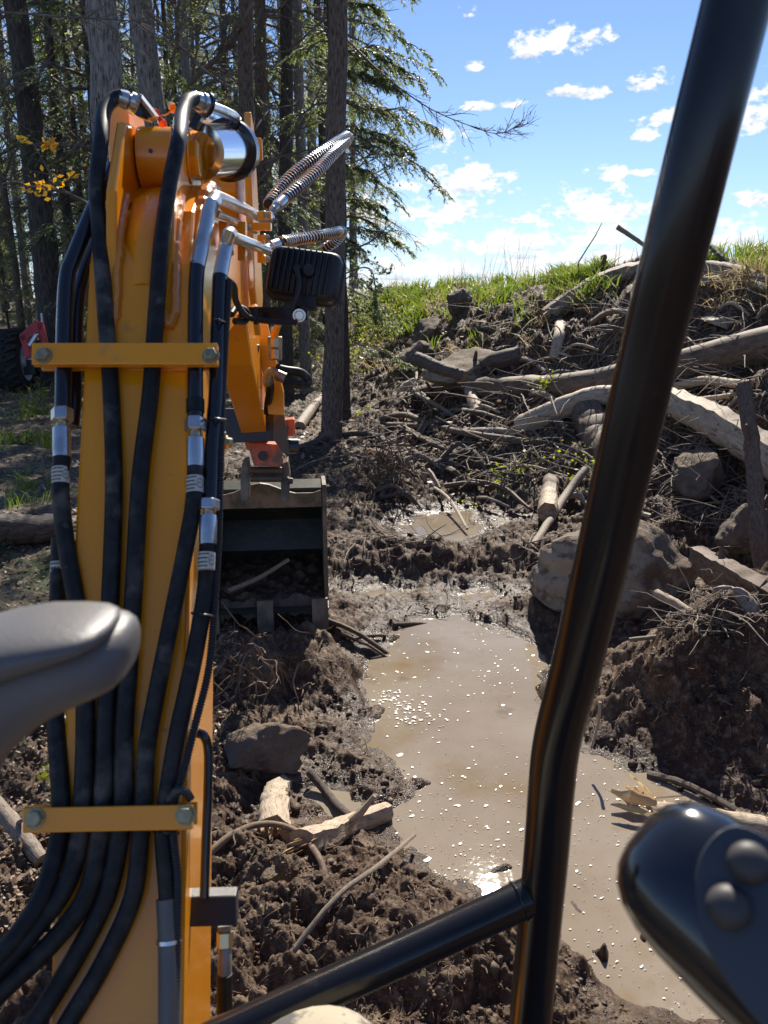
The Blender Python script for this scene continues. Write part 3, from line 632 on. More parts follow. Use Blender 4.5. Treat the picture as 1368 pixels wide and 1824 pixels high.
def quads(mb, c, d, nrm, L, W, mi=0):
    """leaf blades: centre-base c, direction d, normal nrm"""
    d = d / (np.linalg.norm(d, axis=1, keepdims=True) + 1e-9); sd = np.cross(d, nrm); sd /= np.linalg.norm(sd, axis=1, keepdims=True) + 1e-9
    L = np.asarray(L)[:, None]; W = np.asarray(W)[:, None]; n = len(c)
    V = np.stack([c, c + d * L * .45 + sd * W * .5, c + d * L, c + d * L * .45 - sd * W * .5], 1)
    mb.add(V.reshape(-1, 3), np.arange(4 * n).reshape(n, 4))
def litter():
    mb = MB(); p1 = view_scatter(9000, (-60, 420), (590, 1700)); p2 = view_scatter(1200, (520, 900), (560, 900))
    p1 = p1[p1[:, 0] < -0.55 - .0 * p1[:, 1]]; p = np.vstack([p1, p2]); n = len(p)
    d = rng.normal(0, 1, (n, 3)); d[:, 2] *= .35; nr = rng.normal(0, .5, (n, 3)); nr[:, 2] += 1
    Ls = rng.uniform(.018, .055, n) * np.clip(p[:, 1] / 5, .45, 1.6); quads(mb, p + [0, 0, .008], d, nr, Ls, Ls * rng.uniform(.35, .7, n))
    tag(mb.build('leaf_litter', M['litter'], smooth=False), 'dead brown leaves littering the woodland floor on the left', 'leaf litter', kind='stuff')
litter()
def blades(name, regions, material, label, Lr, Wr, per, lean=.35, cat='grass'):
    mb = MB(); allc = []
    for (x0, x1, y0, y1, n, base) in regions:
        p = view_scatter(n, (x0, x1), (y0, y1)); p = p[(p[:, 2] > .05) & (fbm(p[:, 0] * 1.7, p[:, 1] * 1.7, 77, 3) + rng.normal(0, .12, len(p)) > -.06)]; allc.append(p)
    p = np.vstack(allc); n = len(p); sc_ = np.clip(p[:, 1] / 8, .4, 1.6)
    c = np.repeat(p, per, 0) + rng.normal(0, .045, (n * per, 3)) * [1, 1, 0] * np.repeat(sc_, per)[:, None]; m = len(c); s2 = np.repeat(sc_, per)
    d = rng.normal(0, lean, (m, 3)); d[:, 2] = 1; L = rng.uniform(*Lr, m) * s2 ** .5; Wd = rng.uniform(*Wr, m) * s2
    side = np.cross(d, rng.normal(0, 1, (m, 3))); side /= np.linalg.norm(side, axis=1, keepdims=True); d /= np.linalg.norm(d, axis=1, keepdims=True)
    bend = d.copy(); bend[:, :2] *= 2.6; bend[:, 2] *= .7; bend /= np.linalg.norm(bend, axis=1, keepdims=True)
    a = c - [0, 0, .01]; b = a + d * L[:, None] * .55; t = b + bend * L[:, None] * .45
    V = np.stack([a - side * Wd[:, None] * .5, a + side * Wd[:, None] * .5, b + side * Wd[:, None] * .4, t, b - side * Wd[:, None] * .4], 1).reshape(-1, 3)
    k = np.arange(m)[:, None] * 5; mb.add(V, np.hstack([k, k + 1, k + 2, k + 4])); mb.f3.append((np.hstack([k + 4, k + 2, k + 3]) + 0)); mb.m3.append(np.zeros(m, int))
    tag(mb.build(name, material, smooth=False), label, cat, kind='stuff')
blades('grass', [(690, 1090, 478, 540, 620, 0), (880, 1080, 465, 510, 620, 0), (850, 940, 520, 580, 160, 0), (640, 760, 520, 600, 260, 0), (770, 850, 560, 640, 60, 0), (1260, 1400, 455, 480, 260, 0), (0, 110, 745, 800, 120, 0), (0, 110, 840, 960, 45, 0), (40, 90, 700, 760, 20, 0), (0, 110, 1000, 1100, 15, 0)],
       M['grass'], 'fresh green grass growing along the bank top and in patches', (.10, .24), (.008, .016), 7)
blades('dry_grass', [(700, 1380, 475, 560, 420, 0), (1240, 1400, 465, 520, 260, 0), (800, 1000, 560, 640, 60, 0), (0, 110, 600, 720, 160, 0), (520, 700, 560, 660, 160, 0)], M['straw'], 'dry straw coloured grass and weeds matted over the bank', (.10, .30), (.004, .009), 6, .8)
# ------------------------------------------------------------------ trees
def crown(seed, z0, z1, nb, Lm, tw=24, nl=18, leaf=.085, wid=.020, trunk=lambda z: (0, 0), side=None):
    """boughs with drooping feathery sprays; returns (leaf MB, limb MB)"""
    r = np.random.default_rng(seed); lm = MB(); bm = MB()
    for b in range(nb):
        t = (b + r.random()) / nb; z = z0 + (z1 - z0) * t
        az = r.uniform(0, 2 * np.pi) if side is None else r.normal(side[0], side[1])
        L = Lm * (1 - .55 * t) * r.uniform(.55, 1.1); dh = np.array([math.cos(az), math.sin(az), 0]); tx, ty = trunk(z)
        K = 9; s = np.linspace(0, 1, K); rise = r.uniform(.0, .25)
        pth = np.array([tx, ty, z]) + dh * (s * L)[:, None] + np.array([0, 0, 1]) * (rise * s - (.30 + .25 * r.random()) * s * s)[:, None] * L
        pth[1:] += r.normal(0, .02 * L, (K - 1, 3)); bm.tubes(pth, (.012 * L + .004) * (1 - .85 * s), 4)
        sdv = np.array([-dh[1], dh[0], 0])
        tt = r.uniform(.12, 1, tw); P0 = np.stack([np.interp(tt, s, pth[:, i]) for i in range(3)], 1)
        sg = r.choice([-1, 1], tw)[:, None]; td = sdv * sg * r.uniform(.5, 1, (tw, 1)) + dh * r.uniform(.3, .9, (tw, 1)) + r.normal(0, .12, (tw, 3)); td[:, 2] -= .12
        td /= np.linalg.norm(td, axis=1, keepdims=True); TL = L * .38 * (1.1 - .7 * tt) * r.uniform(.6, 1.2, tw)
        u = r.uniform(.05, 1, (tw, nl)); cpos = P0[:, None] + td[:, None] * (u * TL[:, None])[..., None]; cpos[..., 2] -= (u ** 2) * TL[:, None] * .55
        ss = r.choice([-1, 1], (tw, nl, 1)); perp = np.cross(td, [0, 0, 1.])[:, None] * ss
        ld = td[:, None] * .7 + perp * r.uniform(.3, 1, (tw, nl, 1)) + r.normal(0, .22, (tw, nl, 3)); ld[..., 2] -= .35 + .3 * u
        nr = r.normal(0, .45, (tw, nl, 3)); nr[..., 2] += 1
        m = tw * nl; LL = r.uniform(.55, 1.2, m) * leaf; quads(lm, cpos.reshape(-1, 3), ld.reshape(-1, 3), nr.reshape(-1, 3), LL, r.uniform(.7, 1.3, m) * wid)
        # the twigs themselves
        ends = P0 + td * TL[:, None]; ends[:, 2] -= TL * .5; mid = (P0 + ends) / 2; mid[:, 2] += TL * .1
        bm.tubes(np.stack([P0, mid, ends], 1), np.array([.004, .003, .0015]) * (0.6 + L * .3), 3)
    return lm, bm
def bare(seed, z0, z1, nl, Lm, trunk=lambda z: (0, 0), r0=.02, leaves=0, side=None):
    r = np.random.default_rng(seed); bm = MB(); lm = MB()
    def grow(P0, D, L, rad, K, wob, up):
        n = len(P0); pts = np.zeros((n, K, 3)); pts[:, 0] = P0; d = D / np.linalg.norm(D, axis=1, keepdims=True)
        for k in range(1, K):
            d = d + r.normal(0, wob, (n, 3)); d[:, 2] += up; d /= np.linalg.norm(d, axis=1, keepdims=True); pts[:, k] = pts[:, k - 1] + d * (L / (K - 1))[:, None]
        bm.tubes(pts, rad[:, None] * np.linspace(1, .35, K)[None], 4 if rad.mean() > .006 else 3); return pts
    z = z0 + (z1 - z0) * (np.arange(nl) + r.random(nl)) / nl; az = r.uniform(0, 2 * np.pi, nl) if side is None else r.normal(side[0], side[1], nl)
    P0 = np.array([[*trunk(q), q] for q in z]); D = np.stack([np.cos(az), np.sin(az), r.uniform(.1, .9, nl)], 1)
    L = Lm * r.uniform(.5, 1, nl); p1 = grow(P0, D, L, np.full(nl, r0), 8, .13, .03)
    def children(p, L, per, fr, rad, K, wob):
        n, K0, _ = p.shape; k = r.integers(1, K0 - 1, (n, per)); base = p[np.arange(n)[:, None], k]; dirn = p[np.arange(n)[:, None], k + 1] - base
        dirn = dirn / np.linalg.norm(dirn, axis=2, keepdims=True) + r.normal(0, .55, (n, per, 3)); LL = np.repeat(L, per) * fr * r.uniform(.5, 1.1, n * per)
        return grow(base.reshape(-1, 3), dirn.reshape(-1, 3), LL, np.full(n * per, rad), K, wob, .02), LL
    p2, L2 = children(p1, L, 7, .5, r0 * .45, 6, .16); p3, L3 = children(p2, L2, 5, .55, r0 * .22, 5, .2)
    if leaves:
        q = p3.reshape(-1, 3); q = q[r.integers(0, len(q), leaves)] + r.normal(0, .02, (leaves, 3)); quads(lm, q, r.normal(0, 1, (leaves, 3)), r.normal(0, 1, (leaves, 3)), r.uniform(.02, .05, leaves), r.uniform(.012, .03, leaves))
    return lm, bm
def trunk_mesh(h, r0, lean=(0, 0), r1=None, seed=0, n=16, K=40, z0=-.4, flare=.3):
    z = np.linspace(z0, h, K); r1 = r0 * .45 if r1 is None else r1; rs = np.random.default_rng(seed)
    wx = np.cumsum(rs.normal(0, .012, K)); wy = np.cumsum(rs.normal(0, .012, K)); wx -= wx[0]; wy -= wy[0]
    x = lean[0] * z + wx * .6; y = lean[1] * z + wy * .6
    rad = (r0 + (r1 - r0) * np.clip(z / h, 0, 1)) * (1 + flare * np.exp(-np.clip(z, 0, None) / .25))
    mb = MB(); mb.tubes(np.stack([x, y, z], 1), rad, n, lump=.03, vs=1 / (2 * math.pi * r0) * 0.9)
    return mb, (lambda q: (float(np.interp(q, z, x)), float(np.interp(q, z, y))))
LM = [crown(11 + k, 1.2, 10.0, 42, 2.1, tw=24, nl=24, leaf=.062, wid=.014) for k in range(3)]
LMESH = [(a.build('crown', M['needles' if k % 2 == 0 else 'needles2'], smooth=False), b.build('limbs', M['twig'])) for k, (a, b) in enumerate(LM)]
BM = [bare(31 + k, 2.3, 10, 16, 2.6, leaves=500) for k in range(3)]
BMESH = [(a.build('crown', M['yleaf'], smooth=False), b.build('limbs', M['twig'])) for a, b in BM]
used = set()
def place_crown(pair, root, yaw, scale):
    for o in pair:
        if o.name in used: c = o.copy(); C.objects.link(c)
        else: c = o; used.add(o.name)
        c.parent = root; c.rotation_euler = (0, 0, yaw); c.scale = (scale, scale, scale)
def tree(px, d_or_py, wpx, label, group=None, name='hemlock_tree', bk='bark', h=12, crownk=0, lean=(0, 0), crs=1.0, kind='needle', byd=None, flare=.3, seedk=0):
    """px at eye level; distance d; trunk width in photo pixels"""
    d = d_or_py; x = (px - 684) / F * d; y = d * 1.0; z = hz(x, y); r0 = wpx / F * d / 2
    t = empty(name, (x, y, z)); tag(t, label, 'tree', group)
    mb, fn = trunk_mesh(h, r0, lean, seed=abs(int(px)) + seedk, flare=flare); mb.build('trunk', M[bk], t)
    if kind == 'needle': place_crown(LMESH[crownk % 3], t, random.uniform(0, 6.28), crs)
    elif kind == 'bare': place_crown(BMESH[crownk % 3], t, random.uniform(0, 6.28), crs)
    return t, fn
# the nearer trunks, left to right
tree(105, 12.9, 46, 'dark leaning tree trunk at the left behind the red tractor loader', bk='bark_dark', lean=(.0, 0), crownk=0, crs=.9, kind='bare')
tree(122, 16.5, 17, 'thin dark trunk close right of the dark leaning trunk', bk='bark_dark', lean=(-.02, 0), crownk=1, kind='bare')
tree(222, 7.6, 58, 'thick grey mottled trunk behind the left hose loop of the boom', bk='bark_grey', lean=(.025, 0), crownk=2, crs=.9, kind='bare')
tree(345, 10, 46, 'forked grey trunk behind the right hose loop of the boom', bk='bark_grey', lean=(-.06, 0), crownk=0, kind='bare', name='birch_tree')
tree(446, 9.5, 29, 'straight brown trunk rising behind the chrome cylinder', crownk=1, lean=(.04, 0), crs=.8, kind='bare')
tree(509, 11.5, 26, 'dark straight trunk behind the spring wrapped hoses', bk='bark_dark', crownk=2, crs=.9, kind='bare', lean=(.03, 0))
# the trunk beside the bucket
t7, fn7 = tree(589, 8.35, 37, 'tall straight trunk standing in the mud just right of the bucket arm', lean=(.037, 0), kind='none', flare=.12, h=13)
lm, bm = crown(77, 5.6, 12, 30, 1.3, tw=22, nl=14); lm.build('crown', M['needles'], t7, smooth=False); bm.build('limbs', M['twig'], t7)
MB().add(*[np.array([P(592, 303, 8.15), P(600, 283, 8.15), P(604, 268, 8.15), P(600, 262, 8.15), P(592, 280, 8.15), P(590, 295, 8.15)]) - np.array(t7.location) + [0, -.01, 0], np.array([[0, 1, 2, 3], [0, 3, 4, 5]])]).build('bark_scar', M['fresh_wood'], t7)
# hemlock whose drooping boughs hang right of that trunk
x, y = (612 - 684) / F * 9.6, 9.6
th = empty('hemlock_tree', (x, y, hz(x, y))); tag(th, 'hemlock with dark drooping feathery boughs hanging against the sky', 'tree')
mb, fn = trunk_mesh(11, .09, (-.01, 0), seed=5); mb.build('trunk', M['bark_dark'], th)
lm = MB(); bm = MB(); rr_ = np.random.default_rng(3)
for (z0, z1, nb, L, tw, sd_) in ((2.9, 4.2, 11, 1.55, 40, (.0, .45)), (3.9, 5.2, 8, 1.3, 32, (.1, .6)), (2.0, 3.0, 7, 1.05, 30, (-.1, .6)), (.9, 1.9, 4, .8, 20, (-.1, .5)), (2.0, 5.5, 8, 1.2, 20, (3.0, .7)), (5.2, 10.5, 22, 1.2, 22, (2.2, 1.2))):
    a, b = crown(int(rr_.integers(9999)), z0, z1, nb, L, tw=tw, nl=30, leaf=.055, wid=.0125, trunk=fn, side=sd_)
    for A, B in ((lm, a), (bm, b)):
        off = A.n
        A.v += B.v; A.uv += B.uv; A.f3 += [q + off for q in B.f3]; A.f4 += [q + off for q in B.f4]; A.m3 += B.m3; A.m4 += B.m4; A.n += B.n
lm.build('crown', M['needles'], th, smooth=False); bm.build('limbs', M['twig'], th)
# background woods
wood_spots = []
rw = random.Random(5)
for d, n in ((13, 7), (16, 9), (20, 12), (26, 15), (34, 17), (46, 16)):
    for k in range(n):
        px = -120 + (720 if d < 18 else 790) * (k + rw.uniform(.15, .85)) / n
        if d > 18 and px > 640: continue
        wood_spots.append((px, d + rw.uniform(-1.4, 1.4)))
for i, (px, d) in enumerate(wood_spots):
    needle = rw.random() < .56
    fr = min(((95, 'the dark leaning trunk'), (222, 'the thick mottled trunk'), (345, 'the forked grey trunk'), (446, 'the straight brown trunk'), (509, 'the dark straight trunk'), (589, 'the trunk by the bucket')), key=lambda q: abs(q[0] - px))
    far_ = 'close behind ' if d < 14.7 else 'some way behind ' if d < 18 else 'well behind ' if d < 23 else 'far behind ' if d < 30 else 'farthest back behind '
    tree(px, d, rw.uniform(9, 20) * (16 / d) ** .5, ('evergreen with feathery boughs ' if needle else 'bare spring tree with yellow buds ') + far_ + ('left of ' if px < fr[0] - 18 else 'right of ' if px > fr[0] + 18 else '') + fr[1],
         'evergreens deep in the woods' if needle else 'bare trees deep in the woods', name='hemlock_tree' if needle else 'bare_tree', bk=rw.choice(['bark', 'bark_dark', 'bark_grey']), crownk=i, crs=rw.uniform(.85, 1.25), kind='needle' if needle else 'bare', lean=(rw.uniform(-.03, .03), 0), h=rw.uniform(10, 14), seedk=i)
for k in range(15):
    px_, d_ = -60 + 44 * k + rw.uniform(-12, 12), rw.uniform(11.5, 21)
    if px_ < 130 and d_ < 15.5: d_ += 5
    x_ = (px_ - 684) / F * d_; t_ = empty('young_hemlock', (x_, d_, hz(x_, d_) - .4)); near_ = min(((98, 'the dark leaning trunk'), (222, 'the thick mottled trunk'), (345, 'the forked grey trunk'), (446, 'the straight brown trunk'), (509, 'the dark straight trunk'), (589, 'the trunk by the bucket')), key=lambda q: abs(q[0] - px_))
    tag(t_, 'young low hemlock in the understory ' + ('left of ' if px_ < near_[0] - 10 else 'right of ' if px_ > near_[0] + 10 else 'behind ') + near_[1], 'tree', 'young hemlocks in the understory')
    m_, f_ = trunk_mesh(4.6, .03, seed=k, n=8, K=10, flare=.1); m_.build('trunk', M['bark_dark'], t_); place_crown(LMESH[k % 3], t_, random.uniform(0, 6), rw.uniform(.42, .6))
# long bare bough reaching out over the sky
def bough(name, pts, r0, label, cat='branch', mats='twig', kids=30, seed=1, tl=.3, leaves=0, leafm='yleaf', leafs=(.02, .04), up=.0):
    rs = np.random.default_rng(seed); c = smoothpath(pts, 26); root = empty(name, tuple(c[0])); tag(root, label, cat); c0 = c - c[0]
    mb = MB(); mb.tubes(c0, r0 * np.linspace(1, .25, 26), 6)
    i = rs.integers(5, 25, kids); D = (c0[np.minimum(i + 1, 25)] - c0[i]); D /= np.linalg.norm(D, axis=1, keepdims=True) + 1e-9
    D = D + rs.normal(0, .5, (kids, 3)); D[:, 2] += up; L = tl * rs.uniform(.3, 1, kids); pth = np.zeros((kids, 5, 3)); pth[:, 0] = c0[i]
    for k in range(1, 5):
        D = D + rs.normal(0, .16, D.shape); D /= np.linalg.norm(D, axis=1, keepdims=True); pth[:, k] = pth[:, k - 1] + D * (L / 4)[:, None]
    mb.tubes(pth, (r0 * .35) * np.linspace(1, .4, 5), 4)
    n2 = kids * 3; ii = rs.integers(0, kids, n2); jj = rs.integers(1, 4, n2); b0 = pth[ii, jj]; D2 = pth[ii, jj + 1] - b0; D2 /= np.linalg.norm(D2, axis=1, keepdims=True); D2 += rs.normal(0, .6, D2.shape)
    D2 /= np.linalg.norm(D2, axis=1, keepdims=True); L2 = L[ii] * .45; e = b0 + D2 * L2[:, None]; m = (b0 + e) / 2 + rs.normal(0, .01, b0.shape); mb.tubes(np.stack([b0, m, e], 1), r0 * .2, 3)
    mb.build('stem', M[mats], root)
    if leaves:
        allp = np.vstack([pth[:, 2:].reshape(-1, 3), e, m]); q = allp[rs.integers(0, len(allp), leaves)] + rs.normal(0, .008, (leaves, 3)); lm = MB(); s = rs.uniform(*leafs, leaves)
        quads(lm, q, rs.normal(0, 1, (leaves, 3)) + [0, 0, .2], rs.normal(0, 1, (leaves, 3)) + [0, -.4, .6], s, s * rs.uniform(.45, .7, leaves)); lm.build('leaves', M[leafm], root, smooth=False)
    return root
bough('branch', [P(618, 70, 8.4), P(680, 130, 8.2), P(760, 190, 8.0), P(840, 225, 7.9), P(890, 238, 7.9), P(930, 220, 7.8)], .011, 'long bare branch reaching out over the open sky', kids=36, seed=4, tl=.36)
bough('branch', [P(600, 455, 8.6), P(660, 430, 8.6), P(700, 395, 8.5)], .016, 'short bare branch on the trunk above the horizon clouds', kids=8, seed=5, tl=.3)
bough('branch', [P(605, 490, 9.0), P(660, 480, 8.9), P(672, 560, 8.9)], .010, 'thin hanging twig with green sprays low against the clouds', kids=22, seed=9, tl=.35, leaves=500, leafm='needles', leafs=(.03, .06))
bough('branch', [P(-20, 20, 5.0), P(120, 30, 5.0), P(260, 40, 5.0), P(340, 60, 5.0)], .008, 'long bare branch crossing in front of the trunks at upper left', kids=26, seed=6, tl=.5)
bough('branch', [P(335, 150, 9.6), P(400, 90, 9.4), P(450, 40, 9.3)], .035, 'stout bare limb rising right from the forked grey trunk', kids=20, seed=8, tl=.6)
bough('branch', [P(-20, 335, 3.9), P(60, 330, 4.0), P(120, 320, 4.0), P(165, 300, 4.0)], .0045, 'slender branch with orange yellow maple leaves left of the boom', kids=16, seed=12, tl=.14, leaves=60, leafm='oleaf', leafs=(.02, .05))
bough('branch', [P(20, 240, 4.0), P(45, 255, 4.0), P(90, 262, 4.0)], .003, 'little twig tip with a pair of orange maple leaf bunches', kids=7, seed=13, tl=.06, leaves=50, leafm='oleaf', leafs=(.02, .05))
# leafy undergrowth
def sapling(px, py, hgt, spread, nst, leaves, leafm, label, group=None, seed=1, leafs=(.02, .045), name='shrub', lift=0.0, lean=0.0):
    rs = np.random.default_rng(seed); b = hit(px, py); root = empty(name, tuple(b)); tag(root, label, 'shrub', group)
    base = rs.normal(0, spread * .25, (nst, 3)) * [1, 1, 0]; D = rs.normal(0, .35, (nst, 3)); D[:, 2] = 1; D[:, 0] += lean; L = hgt * rs.uniform(.5, 1.1, nst)
    pth = np.zeros((nst, 7, 3)); pth[:, 0] = base
    for k in range(1, 7):
        D = D + rs.normal(0, .14, D.shape); D /= np.linalg.norm(D, axis=1, keepdims=True); pth[:, k] = pth[:, k - 1] + D * (L / 6)[:, None]
    mb = MB(); mb.tubes(pth, hgt * .007 * np.linspace(1, .3, 7), 4)
    n2 = nst * 7; ii = rs.integers(0, nst, n2); jj = rs.integers(2, 6, n2); b0 = pth[ii, jj]; D2 = rs.normal(0, 1, (n2, 3)); D2[:, 2] = np.abs(D2[:, 2]) * .6; D2 /= np.linalg.norm(D2, axis=1, keepdims=True)
    e = b0 + D2 * (L[ii] * .3)[:, None]; m = (b0 + e) / 2; mb.tubes(np.stack([b0, m, e], 1), hgt * .003, 3); mb.build('stems', M['twig'], root)
    al = np.vstack([pth[:, 3:].reshape(-1, 3), e, m]); q = al[rs.integers(0, len(al), leaves)] + rs.normal(0, spread * .05, (leaves, 3)); s = rs.uniform(*leafs, leaves); lm = MB()
    quads(lm, q, rs.normal(0, 1, (leaves, 3)), rs.normal(0, .8, (leaves, 3)) + [0, 0, .7], s, s * rs.uniform(.5, .8, leaves)); lm.build('leaves', M[leafm], root, smooth=False)
    return root
for k, (px, py) in enumerate([(525, 640), (545, 625), (632, 650), (650, 640), (668, 650), (690, 640), (640, 600), (672, 610), (700, 600), (560, 600), (620, 690)]):
    sapling(px, py, .75, .5, 7, 230, 'yleaf', 'low bush with small yellow green spring leaves beyond the straight trunk', 'spring bushes beyond the straight trunk', seed=200 + k)
for k in range(5, 16):
    sapling(-60 + 42 * k, random.uniform(560, 640), 1.2, .9, 8, 260, 'yleaf' if k % 3 else 'needles', 'scrubby undergrowth bush on the woodland floor near ' + min(((95, 'the dark leaning trunk'), (222, 'the thick mottled trunk'), (345, 'the forked grey trunk'), (446, 'the straight brown trunk'), (509, 'the dark straight trunk'), (589, 'the trunk by the bucket')), key=lambda q: abs(q[0] + 60 - 42 * k))[1], 'undergrowth bushes in the woods', seed=300 + k)
sapling(965, 712, .32, .25, 4, 150, 'yleaf', 'small sprout of yellow green leaves above the big brown log', seed=61, leafs=(.02, .04))
bough('branch', [hit(1090, 905, .15), hit(1010, 860, .2), hit(930, 862, .18), hit(870, 888, .12)], .006, 'fallen thin branch with bright yellow green new leaves at its tip', kids=26, seed=14, tl=.28, leaves=150, leafm='yleaf', leafs=(.02, .045))
bough('branch', [hit(1100, 900, .12), hit(1040, 850, .18), hit(960, 820, .16), hit(900, 805, .1)], .005, 'wiry bare branch tangle lying over the mud beside the post', kids=26, seed=15, tl=.3, leaves=40, leafm='yleaf', leafs=(.015, .03))
sapling(835, 925, .16, .1, 3, 12, 'yleaf', 'tiny sprig by the small upper puddle', seed=62, leafs=(.015, .03))
sapling(640, 750, .2, .2, 3, 40, 'yleaf', 'little green sprig at the foot of the straight trunk', seed=63, leafs=(.02, .04))
sapling(95, 1420, .12, .1, 3, 14, 'yleaf', 'small green leafed sprig in the mud left of the hoses', seed=64, leafs=(.02, .035))
# tall dry stalks on the skyline
for k, (px, py, hh) in enumerate([(800, 515, .5), (830, 512, .6), (870, 508, .7), (900, 500, .9), (925, 495, .75), (945, 490, .55), (760, 520, .4), (700, 528, .5), (1360, 470, .4), (1130, 470, .3)]):
    b = hit(px, py + 6); root = empty('weed_stalks', tuple(b)); tag(root, 'thin dry weed stalks standing on the grassy skyline', 'plant', 'dry weed stalks on the skyline')
    n = 7; s0 = rng.normal(0, .12, (n, 3)) * [1, 1, 0]; D = rng.normal(0, .16, (n, 3)); D[:, 2] = 1; pth = curvy(s0, D, hh * rng.uniform(.5, 1, n), 6, .05); MB().tubes(pth, .004 * np.linspace(1, .4, 6), 3).build('stems', M['straw'], root)

# ------------------------------------------------------------------ boulders and logs
ISO = icosub(4)
def rock(px, py, wpx, hpx, label, m='rock', seed=1, depth=1.0, flat=False, squash=None, lift=0.0, yaw=0.0, tilt=0.0, name='boulder', cut=6, d=None):
    """px,py = centre of the boulder in the photo; its bottom stands on the land"""
    base = hit(px, py + hpx * .5); dd = depth_of(base) if d is None else d; w = wpx / F * dd / 2; hh = hpx / F * dd / 2
    c = P(px, py, dd + w * depth * .6); rs = np.random.default_rng(seed); v, f = ISO; v = v.copy()
    for _ in range(cut * 2):                                   # flattened facets as on a split stone
        n = rs.normal(0, 1, 3); n /= np.linalg.norm(n); k = rs.uniform(.58, .84); dot = v @ n; v = v - np.outer(np.clip(dot - k, 0, None), n) * .93
    for sc_, am in ((1.3, .12), (3, .08), (7, .05), (15, .028), (31, .014)):
        ph = rs.uniform(0, 6, (3, 3)); q = v * sc_; v = v * (1 + am * (np.sin(q[:, [0]] * 1.7 + ph[0, 0] + 1.3 * np.sin(q[:, [1]] + ph[0, 1])) + np.sin(q[:, [2]] * 1.9 + ph[1, 0] + 1.1 * np.sin(q[:, [0]] * 1.3 + ph[1, 1]))) * .5)
    ca, sa = math.cos(tilt), math.sin(tilt); v = v * [w, w * depth, hh * 1.1]; v = np.stack([v[:, 0] * ca - v[:, 2] * sa, v[:, 1], v[:, 0] * sa + v[:, 2] * ca], 1)
    o = MB().add(v, f).build(name, M[m]); o.location = tuple(c + [0, 0, lift]); tag(o, label, 'boulder'); return o
rock(1105, 1008, 325, 190, 'big pale grey boulder behind the lower post at the puddle edge', seed=31, depth=.75, tilt=-.05, cut=2)
rock(1240, 855, 120, 120, 'dark mud covered boulder in the shade under the pale pole', 'rock_dark', seed=4)
rock(815, 548, 58, 56, 'upright rounded dark stone in the grass below the skyline', 'rock_dark', seed=5)
rock(762, 592, 90, 64, 'leaning dark boulder below the upright rounded stone', 'rock_dark', seed=6, tilt=.5)
rock(742, 638, 78, 52, 'blocky grey stone low on the bank among roots', seed=7)
rock(870, 590, 70, 50, 'mud coated stone under the grassy crest', 'rock_dark', seed=8)
rock(840, 668, 170, 80, 'broad flat topped pale rock in the middle of the bank', seed=9, tilt=.18)
rock(760, 525, 40, 22, 'small stone on the far left of the skyline grass', 'rock_dark', seed=10)
rock(690, 562, 46, 40, 'small grey boulder near the far end of the bank', 'rock_dark', seed=12)
rock(1330, 950, 110, 130, 'steep lump of earth and rock in the shade at the right edge', 'rock_dark', seed=11)
rock(462, 1350, 205, 104, 'flat dark slab of rock lying beside the boom in the mud', 'rock_dark', seed=21, depth=.6, cut=9, tilt=-.05, lift=.02)
rock(790, 922, 40, 16, 'small dark stone at the edge of the upper puddle', 'rock_dark', seed=22)
rock(480, 1555, 40, 26, 'small brown stone in the mud below the cut log', 'rock_dark', seed=24)
rock(872, 1720, 60, 44, 'reddish brown stone half buried in the mud under the brace', 'rock_dark', seed=23)
def log(pts, w, mk, label, name='log', cat='log', lump=.05, taper=.8, endm='wood_end', n=14, knots=0, seed=0, K=26, group=None, d=None, splinter=0):
    """pts: photo points (x, y, lift above land) ; w: photo width in pixels at the first point"""
    pp = []
    for q in pts:
        if len(q) == 4: pp.append(P(q[0], q[1], q[3]))
        else: pp.append(hit(q[0], q[1], q[2]))
    pp = np.array(pp); r0 = w / F * depth_of(pp[0]) / 2; c = smoothpath(pp, K); rs = np.random.default_rng(seed + 5)
    c = c + rs.normal(0, r0 * .045, c.shape); c = c + r0 * .30 * np.stack([np.sin(np.linspace(0, 2.6, K) + seed), np.cos(np.linspace(0, 3.1, K) + seed * 2), np.sin(np.linspace(0, 4, K) + seed * 3)], 1); root = MB(); c0 = c - c[0]
    rad = r0 * np.linspace(1, taper, K) * (1 + .035 * np.sin(np.linspace(0, 5, K) + seed) + rs.normal(0, .014, K)); lprof = rs.normal(0, lump * 1.3, n); root.lprof = lprof; root.tubes(c0, rad, n, cap=True, lump=lump, capmi=1, vs=.8 / max(r0 * 3, .05))
    o = root.build(name, [M[mk], M[endm]]); o.location = tuple(c[0]); tag(o, label, cat, group); shade_auto(o, 55)
    if splinter:
        s = MB(); D = c0[-1] - c0[-3] if splinter > 0 else c0[0] - c0[2]; e = c0[-1] if splinter > 0 else c0[0]; D /= np.linalg.norm(D); m = 14
        st = e + rs.normal(0, rad[-1] * .5, (m, 3)) - D * r0 * .5; ed = st + D * (r0 * rs.uniform(.5, 2.0, (m, 1))) + rs.normal(0, r0 * .10, (m, 3)); s.tubes(np.stack([st, (st + ed) / 2, ed], 1), r0 * .17 * np.array([1, .8, .05]), 3)
        s.build('splinters', M['wood_end' if mk != 'fresh_wood' else 'fresh_wood'], o)
    if knots:
        for _ in range(knots):
            s = MB(); i = rs.integers(3, K - 3); D = rs.normal(0, 1, 3); D[2] = abs(D[2]); D[1] = -abs(D[1]); D /= np.linalg.norm(D); L = r0 * rs.uniform(1.3, 3.5)
            s.tubes(np.array([c0[i], c0[i] + D * L * .6, c0[i] + D * L + rs.normal(0, r0 * .3, 3)]), r0 * np.array([.35, .25, .15]), 6, cap=True); s.build('branch_stub', M[mk], o)
    return o
